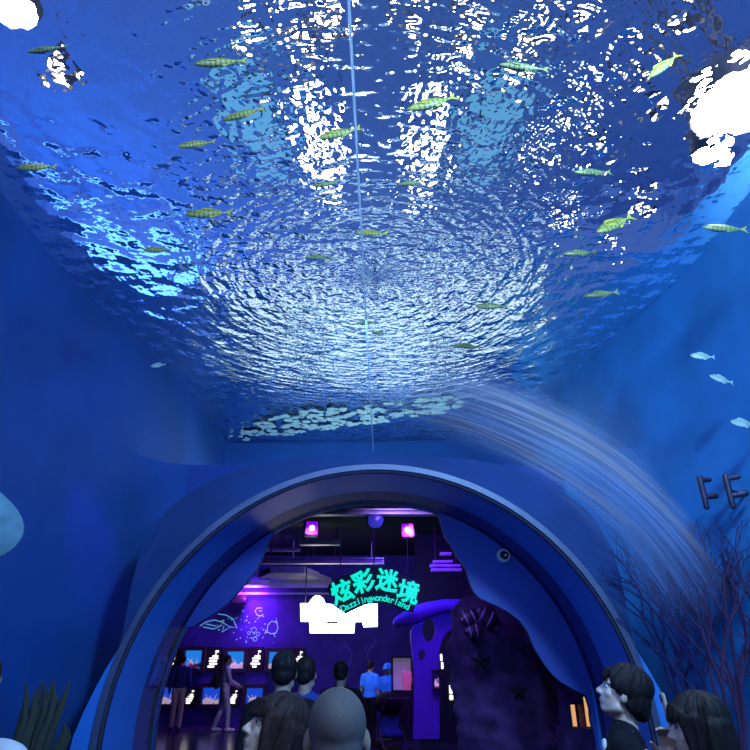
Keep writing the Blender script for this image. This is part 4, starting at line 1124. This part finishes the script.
# stroller in front of the staff
c = at_y(388, 734, 12.6)
t = empty('stroller', (c.x, 12.6, 0), R(25), 'dark pushchair with blue seat in front of the glowing blue staff', 'stroller')
fr = MB()
for s in (1, -1):
    fr.tube([(s*.24, -.42, 1.02), (s*.24, -.10, .62), (s*.22, .42, .14)], .018, 6); fr.tube([(s*.24, -.38, .14), (s*.23, -.08, .60)], .018, 6)
fr.tube([(-.24, -.42, 1.02), (.24, -.42, 1.02)], .02, 6)
build('frame', fr, M['dark'], t)
build('seat', MB().box((0, .05, .48), (.40, .36, .10), M=Matrix.Rotation(R(10), 4, 'X'), bev=.03).box((0, -.02, .72), (.40, .10, .48), bev=.03), T_blue, t)
build('canopy', MB().ell((0, -.02, .92), (.24, .30, .20)), T_black, t)
build('basket', MB().box((0, .0, .27), (.38, .5, .14), bev=.03), M['black'], t)
for sx in (1, -1):
    for y in (-.38, .42):
        w_h = build('wheel', MB().lathe([(.06, -.02), (.125, -.025), (.14, 0), (.125, .025), (.06, .02)], n=20, M=Matrix.Translation((sx*.25, y, .14)) @ Matrix.Rotation(PI/2, 4, 'Y')), M['black'], t)
        build('hub', MB().lathe([(0, -.022), (.06, -.022), (.06, .022), (0, .022)], n=12, M=Matrix.Translation((sx*.25, y, .14)) @ Matrix.Rotation(PI/2, 4, 'Y')), M['duct'], w_h)
# ------------------------------------------------------------------ lights
LT = dict(
 k=1.0)
light('tank_fill_right', 'AREA', (1.6, .2, 4.7), (2.7, 4.5, 2.6), 250, (.34, .66, 1), .6)  # added fill under the water, no fitting, brightens the right wall
light('tank_fill_left', 'AREA', (-1.6, .2, 4.7), (-2.6, 4.8, 2.6), 26, (.20, .42, 1), .6)  # added fill without a fitting, for the left wall
light('tank_fill_mid', 'AREA', (0, .0, 4.75), (0, 5.4, 3.6), 16, (.45, .7, 1), .8)  # added fill without a fitting, aimed over the tube end
light('shelf_fill', 'AREA', (0, 8.3, 4.7), (0, 8.2, 3.6), 50, (.75, .9, 1), 3, 1.6)  # added light that brightens the shelf mirrored in the water
light('hall_fill', 'AREA', (0, -6, 9.5), (0, 9, 8), 2600, (.6, .7, 1), 5)  # added out of view to lift the hall seen through the ripples
light('uv_lamp_mural', 'AREA', (-3.6, 18.3, 3.5), (-3.9, 19.0, 2.5), 85, (.42, .05, 1), .4)
light('uv_wash_mural', 'AREA', (-2.5, 15.5, 4.3), (-3.5, 19, 1.6), 42, (.16, .10, 1), 1.5)
light('uv_wash_right', 'AREA', (1.2, 10.6, 3.9), (1.3, 13, 1.2), 60, (.22, .03, 1), .8)
light('uv_staff', 'AREA', (.3, 12.4, 3.8), (.2, 14.4, 1.0), 45, (.12, .10, 1), .6)
light('stage_left', 'SPOT', (-.9, 8.5, 3.35), (-.5, 12, 0), 120, (.5, .08, 1), .08, spot=80)
light('stage_right', 'SPOT', (.45, 8.5, 3.35), (1.4, 12.5, .5), 120, (.5, .08, 1), .08, spot=80)
light('tunnel_fill', 'AREA', (0, 2.6, 3.0), (0, 6.3, 1.6), 34, (.10, .30, 1), .8)  # added blue fill with no fitting, for the portal band
light('rock_fill', 'AREA', (.2, 7.0, 3.3), (1.5, 8.6, 1.5), 14, (.4, .2, 1), .5)  # added violet fill that lifts the dark rock column
light('visitor_fill', 'AREA', (-.3, .1, 3.05), (.4, 2.6, 1.4), 10, (.75, .8, 1), .5)  # added fill on the visitors, no lamp hangs there
light('purple_streak_spot', 'SPOT', (-2.2, 4.2, 4.7), at_s(90, 575, 5.75), 130, (.32, .0, 1), .03, spot=15, blend=.8)  # added spot that throws the purple reflection streak on the left wall
w_ = bpy.data.worlds.new('world'); S.world = w_; w_.use_nodes = True
w_.node_tree.nodes['Background'].inputs[0].default_value = (.02, .05, .3, 1)
w_.node_tree.nodes['Background'].inputs[1].default_value = .2
S.cycles.max_bounces = 10; S.cycles.transparent_max_bounces = 16; S.cycles.transmission_bounces = 8
S.cycles.caustics_refractive = False; S.cycles.caustics_reflective = False
S.cycles.sample_clamp_indirect = 4
